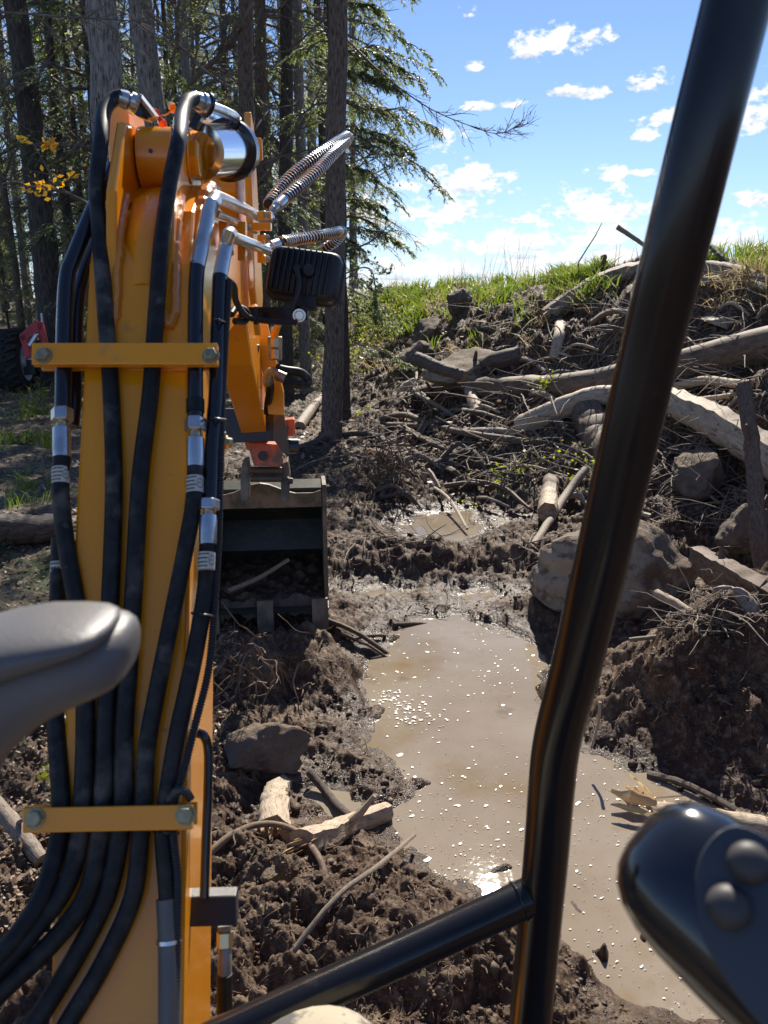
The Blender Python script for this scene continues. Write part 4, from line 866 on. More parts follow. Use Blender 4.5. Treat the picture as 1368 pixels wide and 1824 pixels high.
log([(850, 712, .08), (1000, 706, .10), (1180, 680, .12), (1420, 645, .12)], 44, 'brown_wood', 'big smooth brown log lying across the bank behind the post', taper=1.25, lump=.03, seed=1)
log([(920, 775, .08), (985, 762, .12), (1070, 742, .14), (1150, 735, .16)], 42, 'pale_wood', 'broken pale log with a splintered end pointing at the trunk', seed=2, splinter=-1, taper=.8)
log([(1045, 760, .10), (1075, 782, .06), (1110, 822, .0)], 62, 'brown_wood', 'short thick stump piece tight against the left side of the post', seed=3, taper=1.2)
log([(1160, 745, .20), (1260, 800, .18), (1400, 880, .16)], 44, 'pale_wood', 'long sunlit pale pole slanting down right of the post', seed=4, taper=1.2, lump=.03)
log([(978, 585, .10), (1030, 545, .12), (1090, 510, .12), (1160, 494, .1)], 36, 'grey_wood', 'grey weathered log slanting up to the bank crest', seed=5, splinter=-1)
log([(1000, 592, .10), (992, 620, .10), (984, 652, .06)], 19, 'pale_wood', 'short sunlit pale stick standing under the slanting grey log', seed=6, taper=.9)
log([(735, 640, .12, 7.6), (790, 655, .0, 7.4), (828, 668, .0, 7.3)], 24, 'bark_log', 'short dark log resting on the broad flat topped rock', seed=7)
log([(735, 715, .05), (800, 698, .10), (880, 672, .12), (930, 655, .1)], 30, 'bark_log', 'dark bark covered log running along under the flat topped rock', seed=8, knots=3)
log([(828, 690, .10), (842, 712, .08), (856, 742, .04)], 22, 'pale_wood', 'pale broken chunk of wood pointing down in the middle bank', seed=9)
log([(700, 728, .04), (718, 712, .07), (738, 696, .09)], 18, 'pale_wood', 'sunlit split chunk lying on roots right of the straight trunk', seed=10)
log([(1240, 500, .10), (1310, 510, .12), (1400, 535, .12)], 26, 'grey_wood', 'grey log near the crest right of the post', seed=11)
log([(1230, 525, .10), (1300, 520, .10), (1360, 545, .12)], 16, 'grey_wood', 'thinner crooked grey limb under the crest log at right', seed=12)
log([(1190, 728, .14), (1250, 718, .16), (1330, 724, .16)], 16, 'pale_wood', 'thin pale pole lying level above the sunlit slanting pole', seed=13)
log([(1190, 742, .12), (1240, 744, .12), (1300, 738, .12)], 11, 'pale_wood', 'thinnest pale stick tucked between the two pale poles', seed=14)
log([(1322, 690, .0, 4.6), (1336, 760, .0, 4.5), (1350, 850, .0, 4.4), (1356, 940, .0, 4.3), (1366, 1010, 0, 4.25)], 26, 'brown_wood', 'upright gnarled brown root standing at the right edge', seed=15, knots=3, taper=1.1, lump=.1)
log([(1250, 992, .0, 3.5), (1300, 1022, .0, 3.3), (1350, 1060, .0, 3.2), (1430, 1120, 0, 3.1)], 50, 'brown_wood', 'thick torn root with peeling bark at the right edge above the mud heap', seed=16, knots=4, lump=.14, taper=1.7)
log([(1275, 1062, .0, 3.1), (1320, 1070, .0, 3.05), (1345, 1110, .0, 3.0), (1390, 1140, 0, 3.0)], 34, 'grey_wood', 'crooked root elbow below the thick torn root', seed=17, knots=3, lump=.14, taper=1.4)
log([(985, 880, .12), (978, 915, .12), (968, 950, .12)], 30, 'pale_wood', 'short round post of pale wood leaning on the big grey boulder', seed=18, taper=1.1)
log([(1040, 880, .18), (1000, 925, .14), (948, 980, .04)], 14, 'grey_wood', 'grey stick leaning across the left side of the big boulder', seed=19)
log([(515, 812, .05), (570, 795, .07), (625, 786, .09), (672, 792, .08), (690, 800, .05)], 14, 'bark_log', 'long bark covered stick lying in front of the straight trunk', 'branch', 'branch', seed=20, knots=2)
log([(690, 768, .06), (770, 782, .10), (850, 795, .10), (960, 802, .06)], 12, 'brown_wood', 'long brown stick lying level across the middle bank', 'branch', 'branch', seed=21, knots=4)
log([(735, 712, .08), (790, 748, .12), (845, 782, .05)], 7, 'grey_wood', 'straight thin stick slanting down to the right in the middle bank', 'branch', 'branch', seed=22)
log([(705, 765, .05), (760, 800, .08), (815, 815, .03)], 12, 'brown_wood', 'reddish torn root piece under the level brown stick', 'branch', 'branch', seed=23, knots=3)
log([(820, 780, .05), (900, 785, .08), (960, 800, .04)], 15, 'grey_wood', 'grey branch lying across roots at the right of the level brown stick', 'branch', 'branch', seed=24, knots=3)
log([(533, 768, .05), (552, 745, .08), (572, 722, .1)], 20, 'grey_wood', 'pale grey broken limb leaning at the left foot of the straight trunk', seed=25)
log([(530, 1528, .03), (610, 1490, .05), (690, 1462, .02)], 58, 'pale_wood', 'pale weathered log end lying toward the puddle in the foreground mud', seed=26, taper=.72, knots=1, splinter=-1)
log([(478, 1492, .02), (492, 1450, .03), (512, 1400, -.02)], 62, 'pale_wood', 'stubby pale log stuck in the mud below the dark rock slab', seed=27, taper=.72, splinter=-1)
log([(552, 1402, .03), (590, 1435, .03), (625, 1462, .02)], 16, 'bark_log', 'wet bark stick between the rock slab and the pale log end', 'branch', 'branch', seed=28)
log([(495, 1765, .05), (600, 1655, .07), (680, 1575, .06), (738, 1516, .05)], 11, 'grey_wood', 'straight grey stick slanting up over the foreground mud', 'branch', 'branch', seed=29, taper=.8)
log([(365, 1550, .02), (410, 1515, .04), (470, 1495, .05), (530, 1508, .05), (570, 1560, .04), (585, 1620, .03), (590, 1680, .01)], 14, 'root', 'long curling root looping over the mud in the foreground', 'root', 'root', seed=30, taper=.5, K=40)
log([(1085, 1445, .025), (1150, 1462, .03), (1230, 1475, .02), (1400, 1500, .03)], 34, 'pale_wood', 'pale branch lying in the water behind the joystick', seed=31, taper=1.1)
o = MB()
for (a, b, w) in (((1088, 1432), (1168, 1450), 20), ((1086, 1452), (1170, 1470), 12), ((1105, 1412), (1160, 1448), 8), ((1120, 1395), (1165, 1440), 8), ((1112, 1418), (1145, 1432), 12)):
    p = np.array([np.array([*G(*a), .028 + w * .001]), np.array([*G(*b), .035])]); o.tubes(smoothpath(p, 6) + rng.normal(0, .002, (6, 3)), w / F * 2.6 / 2 * np.array([.3, .8, 1, 1, .9, .6]), 4, cap=True, lump=.25)
o = o.build('split_wood', M['fresh_wood'], smooth=False); tag(o, 'bright yellow split wood splinters sticking out of the puddle', 'wood')
log([(1150, 1388, .01), (1200, 1402, .025), (1260, 1432, .02), (1310, 1465, .02)], 13, 'bark_log', 'wet dark bark strip along the puddle edge behind the joystick', 'branch', 'branch', seed=33)
log([(1000, 1608, .01), (1030, 1640, .02), (1060, 1668, .015)], 20, 'bark_log', 'half sunk dark stick in the puddle right of the post', 'branch', 'branch', seed=34)
log([(-40, 1440, .10), (20, 1500, .10), (82, 1565, .05)], 32, 'grey_wood', 'knotty dead branch at the lower left edge beside the hoses', 'branch', 'branch', seed=35, knots=2)
log([(-60, 990, .12), (20, 978, .12), (110, 962, .10)], 58, 'bark_log', 'black fallen log at the left edge above the armrest', seed=36, taper=.9)
log([(700, 1116, .01), (740, 1120, .02), (782, 1124, .01)], 9, 'bark_log', 'dark stick poking into the top of the puddle', 'branch', 'branch', seed=37)
log([(580, 1125, .05), (640, 1150, .05), (712, 1182, .0)], 9, 'brown_wood', 'long thin stick reaching from the mud heap into the puddle', 'branch', 'branch', seed=38)
log([(600, 1140, .03), (650, 1160, .03), (690, 1178, .01)], 6, 'brown_wood', 'thinner stick just below the long thin stick at the heap', 'branch', 'branch', seed=39)
log([(630, 1146, .02), (665, 1142, .02), (715, 1140, .01)], 6, 'brown_wood', 'level twig at the top left corner of the puddle', 'branch', 'branch', seed=42)
log([(1098, 405, .0, 9.0), (1130, 425, .0, 9.0), (1175, 452, .0, 9.0)], 8, 'grey_wood', 'bare branch end sticking up into the sky left of the post', 'branch', 'branch', seed=40)
log([(1077, 455, .0, 8.6), (1074, 475, .0, 8.6), (1062, 500, .0, 8.6)], 11, 'bark_log', 'short dark stub standing on the crest left of the post', 'branch', 'branch', seed=41)
log([(1268, 440, .0, 7.6), (1290, 462, .0, 7.4), (1300, 490, .0, 7.3)], 9, 'bark_log', 'thin dark stub on the crest right of the post', 'branch', 'branch', seed=43)
log([(1170, 1058, .0, 3.5), (1230, 1095, .0, 3.35), (1262, 1118, .0, 3.25)], 16, 'pale_wood', 'splintered pale root end above the right mud heap', 'branch', 'branch', seed=44, splinter=-1)
log([(1120, 1140, .0, 3.2), (1210, 1125, .0, 3.15), (1260, 1105, .0, 3.15), (1300, 1080, 0, 3.1)], 8, 'grey_wood', 'thin bent stick across the top of the right mud heap', 'branch', 'branch', seed=45)
log([(1068, 1250, .0, 2.75), (1066, 1290, .0, 2.75), (1056, 1330, .0, 2.75)], 6, 'pale_wood', 'small pale twig standing at the right bank of the puddle', 'branch', 'branch', seed=46)
# pale wedge of split timber near the right edge
w0 = hit(1290, 590, .10); dd = depth_of(w0)
pts = [P(1255, 572, dd), P(1310, 564, dd), P(1420, 552, dd), P(1420, 585, dd), P(1330, 600, dd)]
o = MB().prism(pts, (0.02, .18, .03)).build('split_timber', M['pale_wood'], smooth=False, bevel=.006); tag(o, 'pale pointed slab of split timber on the bank at the right edge', 'timber')
# more mid-sized dead limbs over the bank, each its own object
mats_ = ['grey_wood', 'brown_wood', 'bark_log', 'pale_wood']; rb = random.Random(11)
LAND = [(590, 780, 'the straight trunk'), (840, 650, 'the flat topped rock'), (1020, 705, 'the smooth brown log'), (1260, 800, 'the slanting sunlit pole'), (1060, 760, 'the stump piece by the post'), (1110, 960, 'the big grey boulder'), (775, 925, 'the upper puddle'), (1240, 855, 'the dark shaded boulder'), (815, 548, 'the upright dark stone'), (860, 795, 'the level brown stick'), (1060, 560, 'the slanting grey log'), (1320, 580, 'the pale split slab')]
def where(x, y):
    q = min(LAND, key=lambda l: math.hypot(l[0] - x, l[1] - y)); dx, dy = x - q[0], y - q[1]
    w = ('right of ' if dx > 0 else 'left of ') if abs(dx) > abs(dy) else ('below ' if dy > 0 else 'above '); r = 'just ' if math.hypot(dx, dy) < 45 else ''
    return r + w + q[2]
cnt = 0
while cnt < 95:
    px, py = rb.uniform(640, 1400), rb.uniform(560, 900)
    if py < 500 + (1368 - px) * .02: continue
    mm_ = rb.choice(mats_)
    a = rb.uniform(-.9, .9) + (0 if rb.random() < .8 else 1.2); L = rb.uniform(25, 95) * (0.7 + (py - 500) / 500); w = rb.uniform(4, 13)
    q = (px + L * math.cos(a), py + L * math.sin(a) * .7)
    lab_ = ('short ' if L < 50 else 'long ') + ('thin ' if w < 7 else 'stout ') + {'grey_wood': 'grey', 'brown_wood': 'brown', 'bark_log': 'dark barked', 'pale_wood': 'pale'}[mm_] + ' limb ' + ('sloping down right ' if a > .45 else 'sloping up right ' if a < -.45 else 'lying level ') + where((px + q[0]) / 2, (py + q[1]) / 2)
    log([(px, py, .05), ((px + q[0]) / 2 + rb.uniform(-8, 8), (py + q[1]) / 2 + rb.uniform(-8, 8), rb.uniform(.06, .16)), (q[0], q[1], .05)], w, mm_, lab_, 'branch', 'branch', K=10, n=7, seed=cnt + 100, group='dead limbs strewn over the earth bank', knots=rb.choice([0, 0, 1, 2]), taper=rb.uniform(.4, .9))
    cnt += 1
# root plate hanging in front of the straight trunk
rp = MB(); b = hit(690, 880); c = b + [0, .05, .25]
n = 170; st = c + rng.normal(0, .10, (n, 3)); D = rng.normal(0, .7, (n, 3)); D[:, 2] -= .5; D[:, 1] -= .4; pth = curvy(st, D, rng.uniform(.15, .5, n), 8, .3, .1); rp.tubes(pth, rng.uniform(.002, .008, n)[:, None] * np.linspace(1, .2, 8)[None], 4)
tag(rp.build('root_mat', M['root']), 'matted dark mass of hanging torn roots above the upper puddle', 'roots', kind='stuff')
rp = MB(); c = P(1275, 1180, 3.1); n = 260; st = c + rng.normal(0, 1, (n, 3)) * [.09, .04, .16]; D = rng.normal(0, .8, (n, 3)); D[:, 2] -= .4; pth = curvy(st, D, rng.uniform(.05, .22, n), 7, .35, .12); rp.tubes(pth, rng.uniform(.0008, .003, n)[:, None] * np.linspace(1, .3, 7)[None], 3)
tag(rp.build('root_mat', M['root']), 'fibrous mat of pale rootlets hanging over the right mud heap', 'roots', kind='stuff')
rp = MB(); c = P(430, 1190, 3.0); n = 60; st = c + rng.normal(0, 1, (n, 3)) * [.12, .05, .07]; D = rng.normal(0, .8, (n, 3)); D[:, 2] -= .2; pth = curvy(st, D, rng.uniform(.08, .3, n), 8, .3, .1); rp.tubes(pth, rng.uniform(.002, .006, n)[:, None] * np.linspace(1, .3, 8)[None], 5)
tag(rp.build('root_mat', M['root']), 'thicker pale roots sprawling on the mud heap under the bucket', 'roots', kind='stuff')
# ------------------------------------------------------------------ the excavator
EX = empty('mini_excavator', (0, 0, 0)); tag(EX, 'orange mini excavator seen from its own seat, boom and hoses in front, bucket lowered', 'excavator')
def xc(y): return -.272 - .10 * (y - .636)
AX = np.array([-.0995, .995, 0]); LX = np.array([.995, .0995, 0])
def B(y, l, z): return np.array((xc(y) + l * .995, y + l * .0995, z))
NP = np.array([0, -.862, .506]); P0_ = np.array([0, .636, .888])
def S(px, py, off=0.0):
    v = np.array(px_dir(px, py)); o = np.array([0, 0, H]); t = (off - NP @ (o - P0_)) / (NP @ v); return o + v * t
def profile(mb, prof, l0, l1, mi=0):
    a = [B(y, l0, z) for y, z in prof]; b = [B(y, l1, z) for y, z in prof]; n = len(prof)
    return mb.ngon(a + b, [list(range(n)), list(range(n, 2 * n))[::-1]] + [(i, i + n, (i + 1) % n + n, (i + 1) % n) for i in range(n)], mi)
def hexbolt(a, b, r, name, m, parent, washer=True):
    mb = MB(); a = np.asarray(a, float); b = np.asarray(b, float); d = (b - a) / np.linalg.norm(b - a); L = np.linalg.norm(b - a)
    if washer: mb.lathe(a, b, [(0, r * 1.25), (L * .2, r * 1.25)], 20)
    mb.lathe(a, b, [(0, r), (L * .82, r), (L, r * .86)], 6); return mb.build(name, m, parent, smooth=False, bevel=r * .05)
# boom
bo = MB(); prof = [(.36, .40), (.636, .888), (1.0, 1.508), (1.079, 1.643), (1.15, 1.715), (1.28, 1.765), (2.15, 1.745), (2.22, 1.70), (2.2, 1.58), (1.6, 1.535), (1.38, 1.49), (1.24, 1.38), (.80, .66), (.52, .26)]
profile(bo, prof, -.067, .063); boom = bo.build('boom', M['orange'], EX, smooth=False, bevel=.004)
mb = MB(); profile(mb, [(.38, .38), (.66, .87), (.99, 1.43), (1.075, 1.60), (1.056, 1.602), (.968, 1.45), (.639, .889), (.351, .40)], .063, .067); mb.build('edge_strip', M['orange'], boom, smooth=False)
# fork plates with pin holes
for l0, l1 in ((-.044, -.030), (.030, .044)):
    mb = MB(); profile(mb, [(1.048, 1.592), (1.075, 1.66), (1.105, 1.735), (1.205, 1.836), (1.30, 1.848), (1.40, 1.81), (1.44, 1.72), (1.40, 1.60), (1.2, 1.52)], l0, l1)
    fp = mb.build('fork_plate', M['orange'], boom, smooth=False, bevel=.003)
    mb = MB(); mb.lathe(B(1.17, l1 - .001, 1.728), B(1.17, l1 + .002, 1.728), [(0, .0105), (.0012, .0105)], 20); mb.build('oval_hole', M['dark_metal'], boom)
    w = MB(); pts = smoothpath([B(1.040, l1, 1.580), B(1.058, l1, 1.615), B(1.082, l1, 1.655), B(1.115, l1, 1.695), B(1.17, l1, 1.735)], 34); w.tubes(pts + rng.normal(0, .0005, pts.shape), .0055 * (1 + .16 * rng.random(34)), 8, cap=True); w.build('weld_bead', M['weld'], boom)
    w = MB(); pts = smoothpath([B(1.040, l0, 1.580), B(1.030, (l0 + l1) / 2, 1.566), B(1.040, l1, 1.580)], 12); w.tubes(pts, .006 * (1 + .2 * rng.random(12)), 8, cap=True); w.build('weld_bead', M['weld'], boom)
w = MB(); pts = smoothpath([B(1.09, .055, 1.60), B(1.16, .066, 1.70), B(1.25, .071, 1.755), B(1.36, .072, 1.765)], 44); w.tubes(pts + rng.normal(0, .0012, pts.shape), .009 * (1 + .3 * rng.random(44)), 8, cap=True); w.build('weld_bead', M['weld'], boom)
w = MB(); pts = smoothpath([P(455, 548, 1.85), P(440, 560, 1.8), P(425, 566, 1.75)], 20); w.tubes(pts, .008 * (1 + .3 * rng.random(20)), 7, cap=True); w.build('weld_bead', M['weld'], boom)
# saddle between the fork plates and lug behind
mb = MB(); mb.tubes(np.array([B(1.085, .002, 1.60), B(1.13, .001, 1.66), B(1.18, 0, 1.70), B(1.26, 0, 1.72)]), np.array([.030, .037, .040, .040]), 24); mb.build('saddle', M['orange'], boom)
mb = MB(); profile(mb, [(1.33, 1.74), (1.33, 1.885), (1.46, 1.89), (1.52, 1.74)], -.085, -.050); mb.build('rear_lug', M['orange'], boom, smooth=False, bevel=.003)
# white data panel reflection plate on the side of the boom
# arm cylinder
cyl = empty('arm_cylinder'); cyl.parent = EX
c0 = B(1.275, 0, 1.800)
mb = MB(); mb.lathe(B(1.275, -.029, 1.800), B(1.275, .029, 1.800), [(0, .036), (.003, .044), (.055, .044), (.058, .036)], 40); mb.build('cylinder_eye', M['orange'], cyl); 
mb = MB(); mb.lathe(c0 + [0, -.043, .004], c0 + [0, -.046, .004], [(0, .0032), (.002, .0032)], 10); mb.build('eye_hole', M['dark_metal'], cyl)
hexbolt(B(1.275, .044, 1.800), B(1.275, .060, 1.800), .028, 'pin_nut', M['orange'], cyl)
q0, q1 = P(352, 270, 1.235), P(408, 268, 1.40); dv = (q1 - q0) / np.linalg.norm(q1 - q0); LL = np.linalg.norm(q1 - q0)
mb = MB(); mb.lathe(q0, q1, [(0, .030), (.002, .042), (LL, .042)], 48); mb.build('barrel', M['chrome'], cyl)
mb = MB(); mb.lathe(q1 - dv * .012, q1 + dv * .02, [(0, .046), (.003, .052), (.026, .052), (.029, .047), (.032, .040)], 48); mb.build('gland_ring', M['black_paint'], cyl)
mb = MB(); mb.lathe(q1 + dv * .021, q1 + dv * .024, [(0, .049), (.003, .049)], 48); mb.build('gland_face', M['chrome'], cyl)
mb = MB(); mb.cyl(q1 + dv * .02, P(450, 285, 2.3), .02); mb.build('cylinder_rod', M['chrome'], cyl)
mb = MB(); mb.tubes(smoothpath([P(412, 238, 1.38), P(416, 222, 1.37), P(420, 208, 1.36)], 6), .010, 12, cap=True); mb.build('port_elbow', M['black_paint'], cyl)
mb = MB(); mb.tubes(smoothpath([P(372, 190, 1.2), P(396, 198, 1.27), P(414, 206, 1.345), P(420, 211, 1.36)], 14), .0085, 14, cap=True); mb.build('port_pipe', M['zinc'], cyl)
mb = MB(); mb.prism([P(350, 190, 1.2), P(366, 192, 1.2), P(348, 230, 1.2), P(334, 226, 1.2)], (0, .02, 0)); mb.build('port_block', M['black_paint'], cyl, smooth=False, bevel=.002)
mb = MB(); mb.prism([P(236, 168, 1.13), P(246, 166, 1.13), P(276, 205, 1.15), P(262, 214, 1.15), P(238, 204, 1.13)], (0, .024, 0)); mb.build('port_block', M['black_paint'], cyl, smooth=False, bevel=.002)
mb = MB(); mb.prism([P(238, 166, 1.128), P(246, 166, 1.128), P(277, 206, 1.148), P(271, 208, 1.148)], (0, .022, .003)); mb.build('port_block_edge', M['zinc'], cyl, smooth=False)
for a, b in (((272, 196), (280, 206)), ((284, 212), (293, 226)), ((303, 186), (310, 196))):
    mb = MB(); mb.tubes(np.array([P(*a, 1.2), P((a[0] + b[0]) / 2, (a[1] + b[1]) / 2, 1.19), P(*b, 1.2)]), [.004, .0065, .005], 10, cap=True); mb.build('grease_cap', M['red_hose'] if a[0] < 300 else M['orange'], cyl)
mb = MB(); mb.tubes(smoothpath([P(280, 206, 1.2), P(296, 204, 1.19), P(308, 194, 1.19)], 10), .0012, 6); mb.build('cap_strap', M['orange'], cyl)
# hoses
def ringlabel(parent, c, d, r, L):
    mb = MB(); c = np.asarray(c); d = np.asarray(d) / np.linalg.norm(d); mb.lathe(c - d * L / 2, c + d * L / 2, [(0, r), (L, r)], 28)
    view = np.array([0, 0, H]) - c; view -= (view @ d) * d; view /= np.linalg.norm(view); s = np.cross(d, view)
    if s[0] < 0: s = -s
    def quad(u0, u1, v0, v1):
        pts = []
        for u, v in ((u0, v0), (u1, v0), (u1, v1), (u0, v1)): pts.append(c + d * v + (r + .0003) * (math.sin(u) * s + math.cos(u) * view))
        mb.ngon(pts, [(0, 1, 2, 3)], 1)
    for row, v in enumerate((-.36, -.12, .12, .34)):
        u = -1.2
        while u < (0.0 if row else .2):
            w = random.uniform(.07, .16); quad(u, u + w, (v - .055) * L, (v + .055) * L); u += w + .06
    for k in range(20):       # the oval stamp
        a0, a1 = k / 20 * 6.283, (k + 1) / 20 * 6.283; 
        pts = [c + d * (L * .30 * math.sin(a) * q) + (r + .0003) * (math.sin(.62 + .42 * q * math.cos(a)) * s + math.cos(.62 + .42 * q * math.cos(a)) * view) for a, q in ((a0, 1), (a1, 1), (a1, .86), (a0, .86))]
        mb.ngon(pts, [(0, 1, 2, 3)], 1)
    for k in range(3): quad(.40 + .1 * k, .46 + .1 * k, -.04 * L, .04 * L)
    return mb.build('label_band', [M['label'], M['ink']], parent, smooth=False)
def hose(name, pts, r, m, parent=None, K=70, seg=14):
    mb = MB(); c = smoothpath(np.array(pts), K); mb.tubes(c, r, seg, cap=True); return mb.build(name, M[m] if isinstance(m, str) else m, parent if parent is not None else EX), c
def HS(l, off=.0115): return [S(*q[:2], q[2] if len(q) > 2 else off) for q in l]
def fitting(parent, top, bot, pt_nut, r, label_at=None, hose_dir=None):
    """nut at the top, crimp collar below, along the boom face"""
    a = S(*pt_nut[0], .012); b = S(*pt_nut[1], .012); c = S(*top, .012); e = S(*bot, .012); d = (e - a) / np.linalg.norm(e - a)
    mb = MB(); L = np.linalg.norm(b - a); mb.lathe(a, b, [(0, r * 1.22), (L * .12, r * 1.36), (L * .88, r * 1.36), (L, r * 1.2)], 6); mb.build('hose_nut', M['zinc'], parent, smooth=False, bevel=.0006)
    mb = MB(); mb.cyl(b, c, r * .72); mb.build('fitting_neck', M['brass'], parent)
    mb = MB(); L = np.linalg.norm(e - c); mb.lathe(c, e, [(0, r * .98), (.0012, r * 1.08), (L * .5, r * 1.10), (L * .9, r * 1.09), (L, r * 1.04)], 28); mb.build('crimp_collar', M['zinc'], parent)
    if label_at: ringlabel(parent, S(*label_at, .012), d, r * 1.04, .020)
RH = .0099
# two hoses looping up over the fork
lo = [(180, 250, .012), (172, 330, .0118), (178, 430, .012), (188, 560, .012), (198, 700, .0115), (203, 850), (200, 980), (195, 1100), (190, 1250), (184, 1420), (179, 1490), (152, 1600, .02), (82, 1690, .03), (0, 1768, .04), (-60, 1830, .05)]
h1, _ = hose('hydraulic_hose', [P(218, 172, 1.125), P(200, 178, 1.12), P(185, 200, 1.10)] + HS(lo), RH * 1.04, 'rubber', K=110)
mb = MB(); mb.lathe(P(212, 174, 1.125), P(242, 186, 1.135), [(0, .0115), (.012, .0125), (.014, .010), (.016, .0145), (.024, .0145), (.026, .011)], 20); mb.build('crimp_collar', M['zinc'], h1)
mb = MB(); mb.lathe(P(238, 184, 1.134), P(245, 188, 1.137), [(0, .016), (.006, .016)], 6); mb.build('hose_nut', M['brass'], h1, smooth=False)
lo = [(318, 250, .02), (302, 330, .02), (288, 430, .02), (278, 560, .014), (268, 700, .0115), (250, 850), (240, 1020), (230, 1180), (221, 1300), (220, 1420), (213, 1490), (190, 1595, .014), (132, 1710, .02), (62, 1824, .03), (20, 1900, .03)]
h2, _ = hose('hydraulic_hose', [P(350, 176, 1.17), P(335, 180, 1.15), P(324, 205, 1.12)] + HS(lo), RH * 1.04, 'rubber', K=110)
mb = MB(); mb.lathe(P(343, 176, 1.165), P(374, 190, 1.195), [(0, .0115), (.013, .0125), (.015, .010), (.017, .015), (.025, .015), (.027, .011)], 20); mb.build('crimp_collar', M['zinc'], h2)
mb = MB(); mb.lathe(P(366, 186, 1.188), P(372, 189, 1.193), [(0, .0185), (.004, .0185)], 24); mb.build('clamp_ring', M['black_paint'], h2)
# left hose with black rigid pipe above
h3, _ = hose('hydraulic_hose', HS([(110, 815), (108, 880), (118, 970), (137, 1080), (150, 1190), (152, 1300), (148, 1420), (141, 1490), (116, 1580, .02), (40, 1680, .035), (-40, 1760, .05)]), RH * 1.05, 'rubber')
fitting(h3, (110, 762), (110, 815), ((111, 728), (111, 752)), RH, (108, 848))
hose('hydraulic_pipe', [S(200, 300, -.03), S(172, 360, .0), S(133, 455, .010), S(119, 500, .012), S(114, 620, .012), S(113, 700, .012), S(112, 730, .012)], RH * 1.02, 'black_paint')
hose('hydraulic_pipe', [S(170, 430, -.05), S(148, 490, -.03), S(137, 560, -.02), S(133, 700, -.015), S(128, 760, -.015)], RH * .9, 'black_paint')
h4, _ = hose('hydraulic_hose', HS([(106, 960, -.02), (104, 1040, -.015), (99, 1150, -.01), (97, 1250, .002), (108, 1420, .0115), (105, 1490, .0115), (72, 1600, .03), (10, 1690, .045), (-60, 1750, .06)]), RH, 'rubber')
ringlabel(h4, S(105, 1018, -.017), S(104, 1040, -.017) - S(106, 1000, -.017), RH * 1.04, .022)
# right hose 1
h5, _ = hose('hydraulic_hose', HS([(348, 830), (345, 895), (328, 990), (304, 1110), (280, 1230), (262, 1330), (256, 1420), (250, 1490), (236, 1600, .012), (182, 1720, .016), (120, 1824, .022), (90, 1880, .022)]), RH, 'rubber')
fitting(h5, (348, 780), (348, 832), ((348, 745), (348, 769)), RH, (347, 864))
hose('hydraulic_pipe', HS([(352, 470, .014), (349, 520), (348, 620), (348, 745)]), RH * .98, 'black_paint')
hose('pipe_sleeve', HS([(348, 712), (348, 735)]), RH * 1.12, 'rubber')
# right hose 2
h6, _ = hose('hydraulic_hose', HS([(370, 968, .002), (366, 1050, .004), (346, 1170, .008), (316, 1310, .0115), (298, 1420), (292, 1490), (300, 1600), (303, 1720), (302, 1900)]), RH * 1.02, 'rubber')
mb = MB(); mb.tubes(smoothpath(HS([(298, 1600), (302, 1700), (302, 1900)]), 12), RH * 1.16, 18, cap=True); mb.build('grey_sleeve', M['arm_grey'], h6)
mb = MB(); c_ = S(301, 1672, .0115); mb.lathe(c_, c_ + np.array(S(301, 1690, .0115) - c_), [(0, RH * 1.32), (.004, RH * 1.32)], 26); mb.build('clamp_ring', M['zinc'], h6)
fitting(h6, (371, 918), (370, 970), ((373, 890), (372, 910)), RH * .96, (368, 1000))
hose('hydraulic_pipe', HS([(392, 492, .0), (389, 560, .0), (385, 700, .0), (378, 800, .0), (374, 895, .002)]), RH * 1.0, 'black_paint')
# bright bent pipes
def bentpipe(pts, r): 
    mb = MB(); mb.tubes(smoothpath(np.array(pts), 60), r, 18, cap=True); return mb.build('steel_pipe', M['zinc'], EX)
A_, B_ = S(352, 475, .014), S(374, 368, .014)
bentpipe([A_, A_ * .5 + B_ * .5, B_ * .93 + A_ * .07, B_ + [.004, .01, .008], P(388, 352, 1.16), P(430, 370, 1.40), P(462, 386, 1.62), P(482, 388, 1.70)], .0097)
A_, B_ = S(392, 492, .0), S(404, 430, .0)
bentpipe([A_, A_ * .5 + B_ * .5, B_, B_ + [.003, .008, .010], P(418, 424, 1.25), P(450, 436, 1.4), P(476, 446, 1.55)], .0095)
bentpipe([P(385, 380, 1.25), P(420, 395, 1.42), P(455, 412, 1.65)], .006)
# pipe clamps
for pts, th in (([(423, 394), (437, 394), (437, 464), (423, 464)], .02), ([(458, 418), (470, 418), (470, 468), (458, 468)], .02), ([(440, 396), (482, 396), (482, 410), (440, 410)], .02), ([(458, 376), (483, 376), (483, 390), (458, 390)], .02), ([(390, 392), (404, 396), (404, 440), (390, 436)], .02)):
    mb = MB(); mb.prism([P(*q, 1.36 if pts[0][0] < 430 else 1.5) for q in pts], (0, th, 0)); mb.build('pipe_clamp', M['orange'], EX, smooth=False, bevel=.0015)
for (x_, y_) in ((441, 405), (441, 456), (474, 424), (474, 462), (410, 402), (410, 450), (474, 383)): hexbolt(P(x_ - 4, y_, 1.47), P(x_ + 5, y_, 1.475), .0065, 'clamp_bolt', M['brass'], EX)
mb = MB(); mb.prism([P(372, 760, .99), P(388, 760, .99), P(400, 785, .99), P(400, 806, .99), P(386, 790, .99), P(372, 786, .99)], (0, .014, 0)); cs = mb.build('small_clamp', M['orange'], EX, smooth=False, bevel=.0015)
hexbolt(P(392, 776, .985), P(401, 778, .985), .007, 'clamp_bolt', M['brass'], cs); hexbolt(P(402, 788, .985), P(413, 790, .985), .007, 'clamp_bolt', M['brass'], cs)
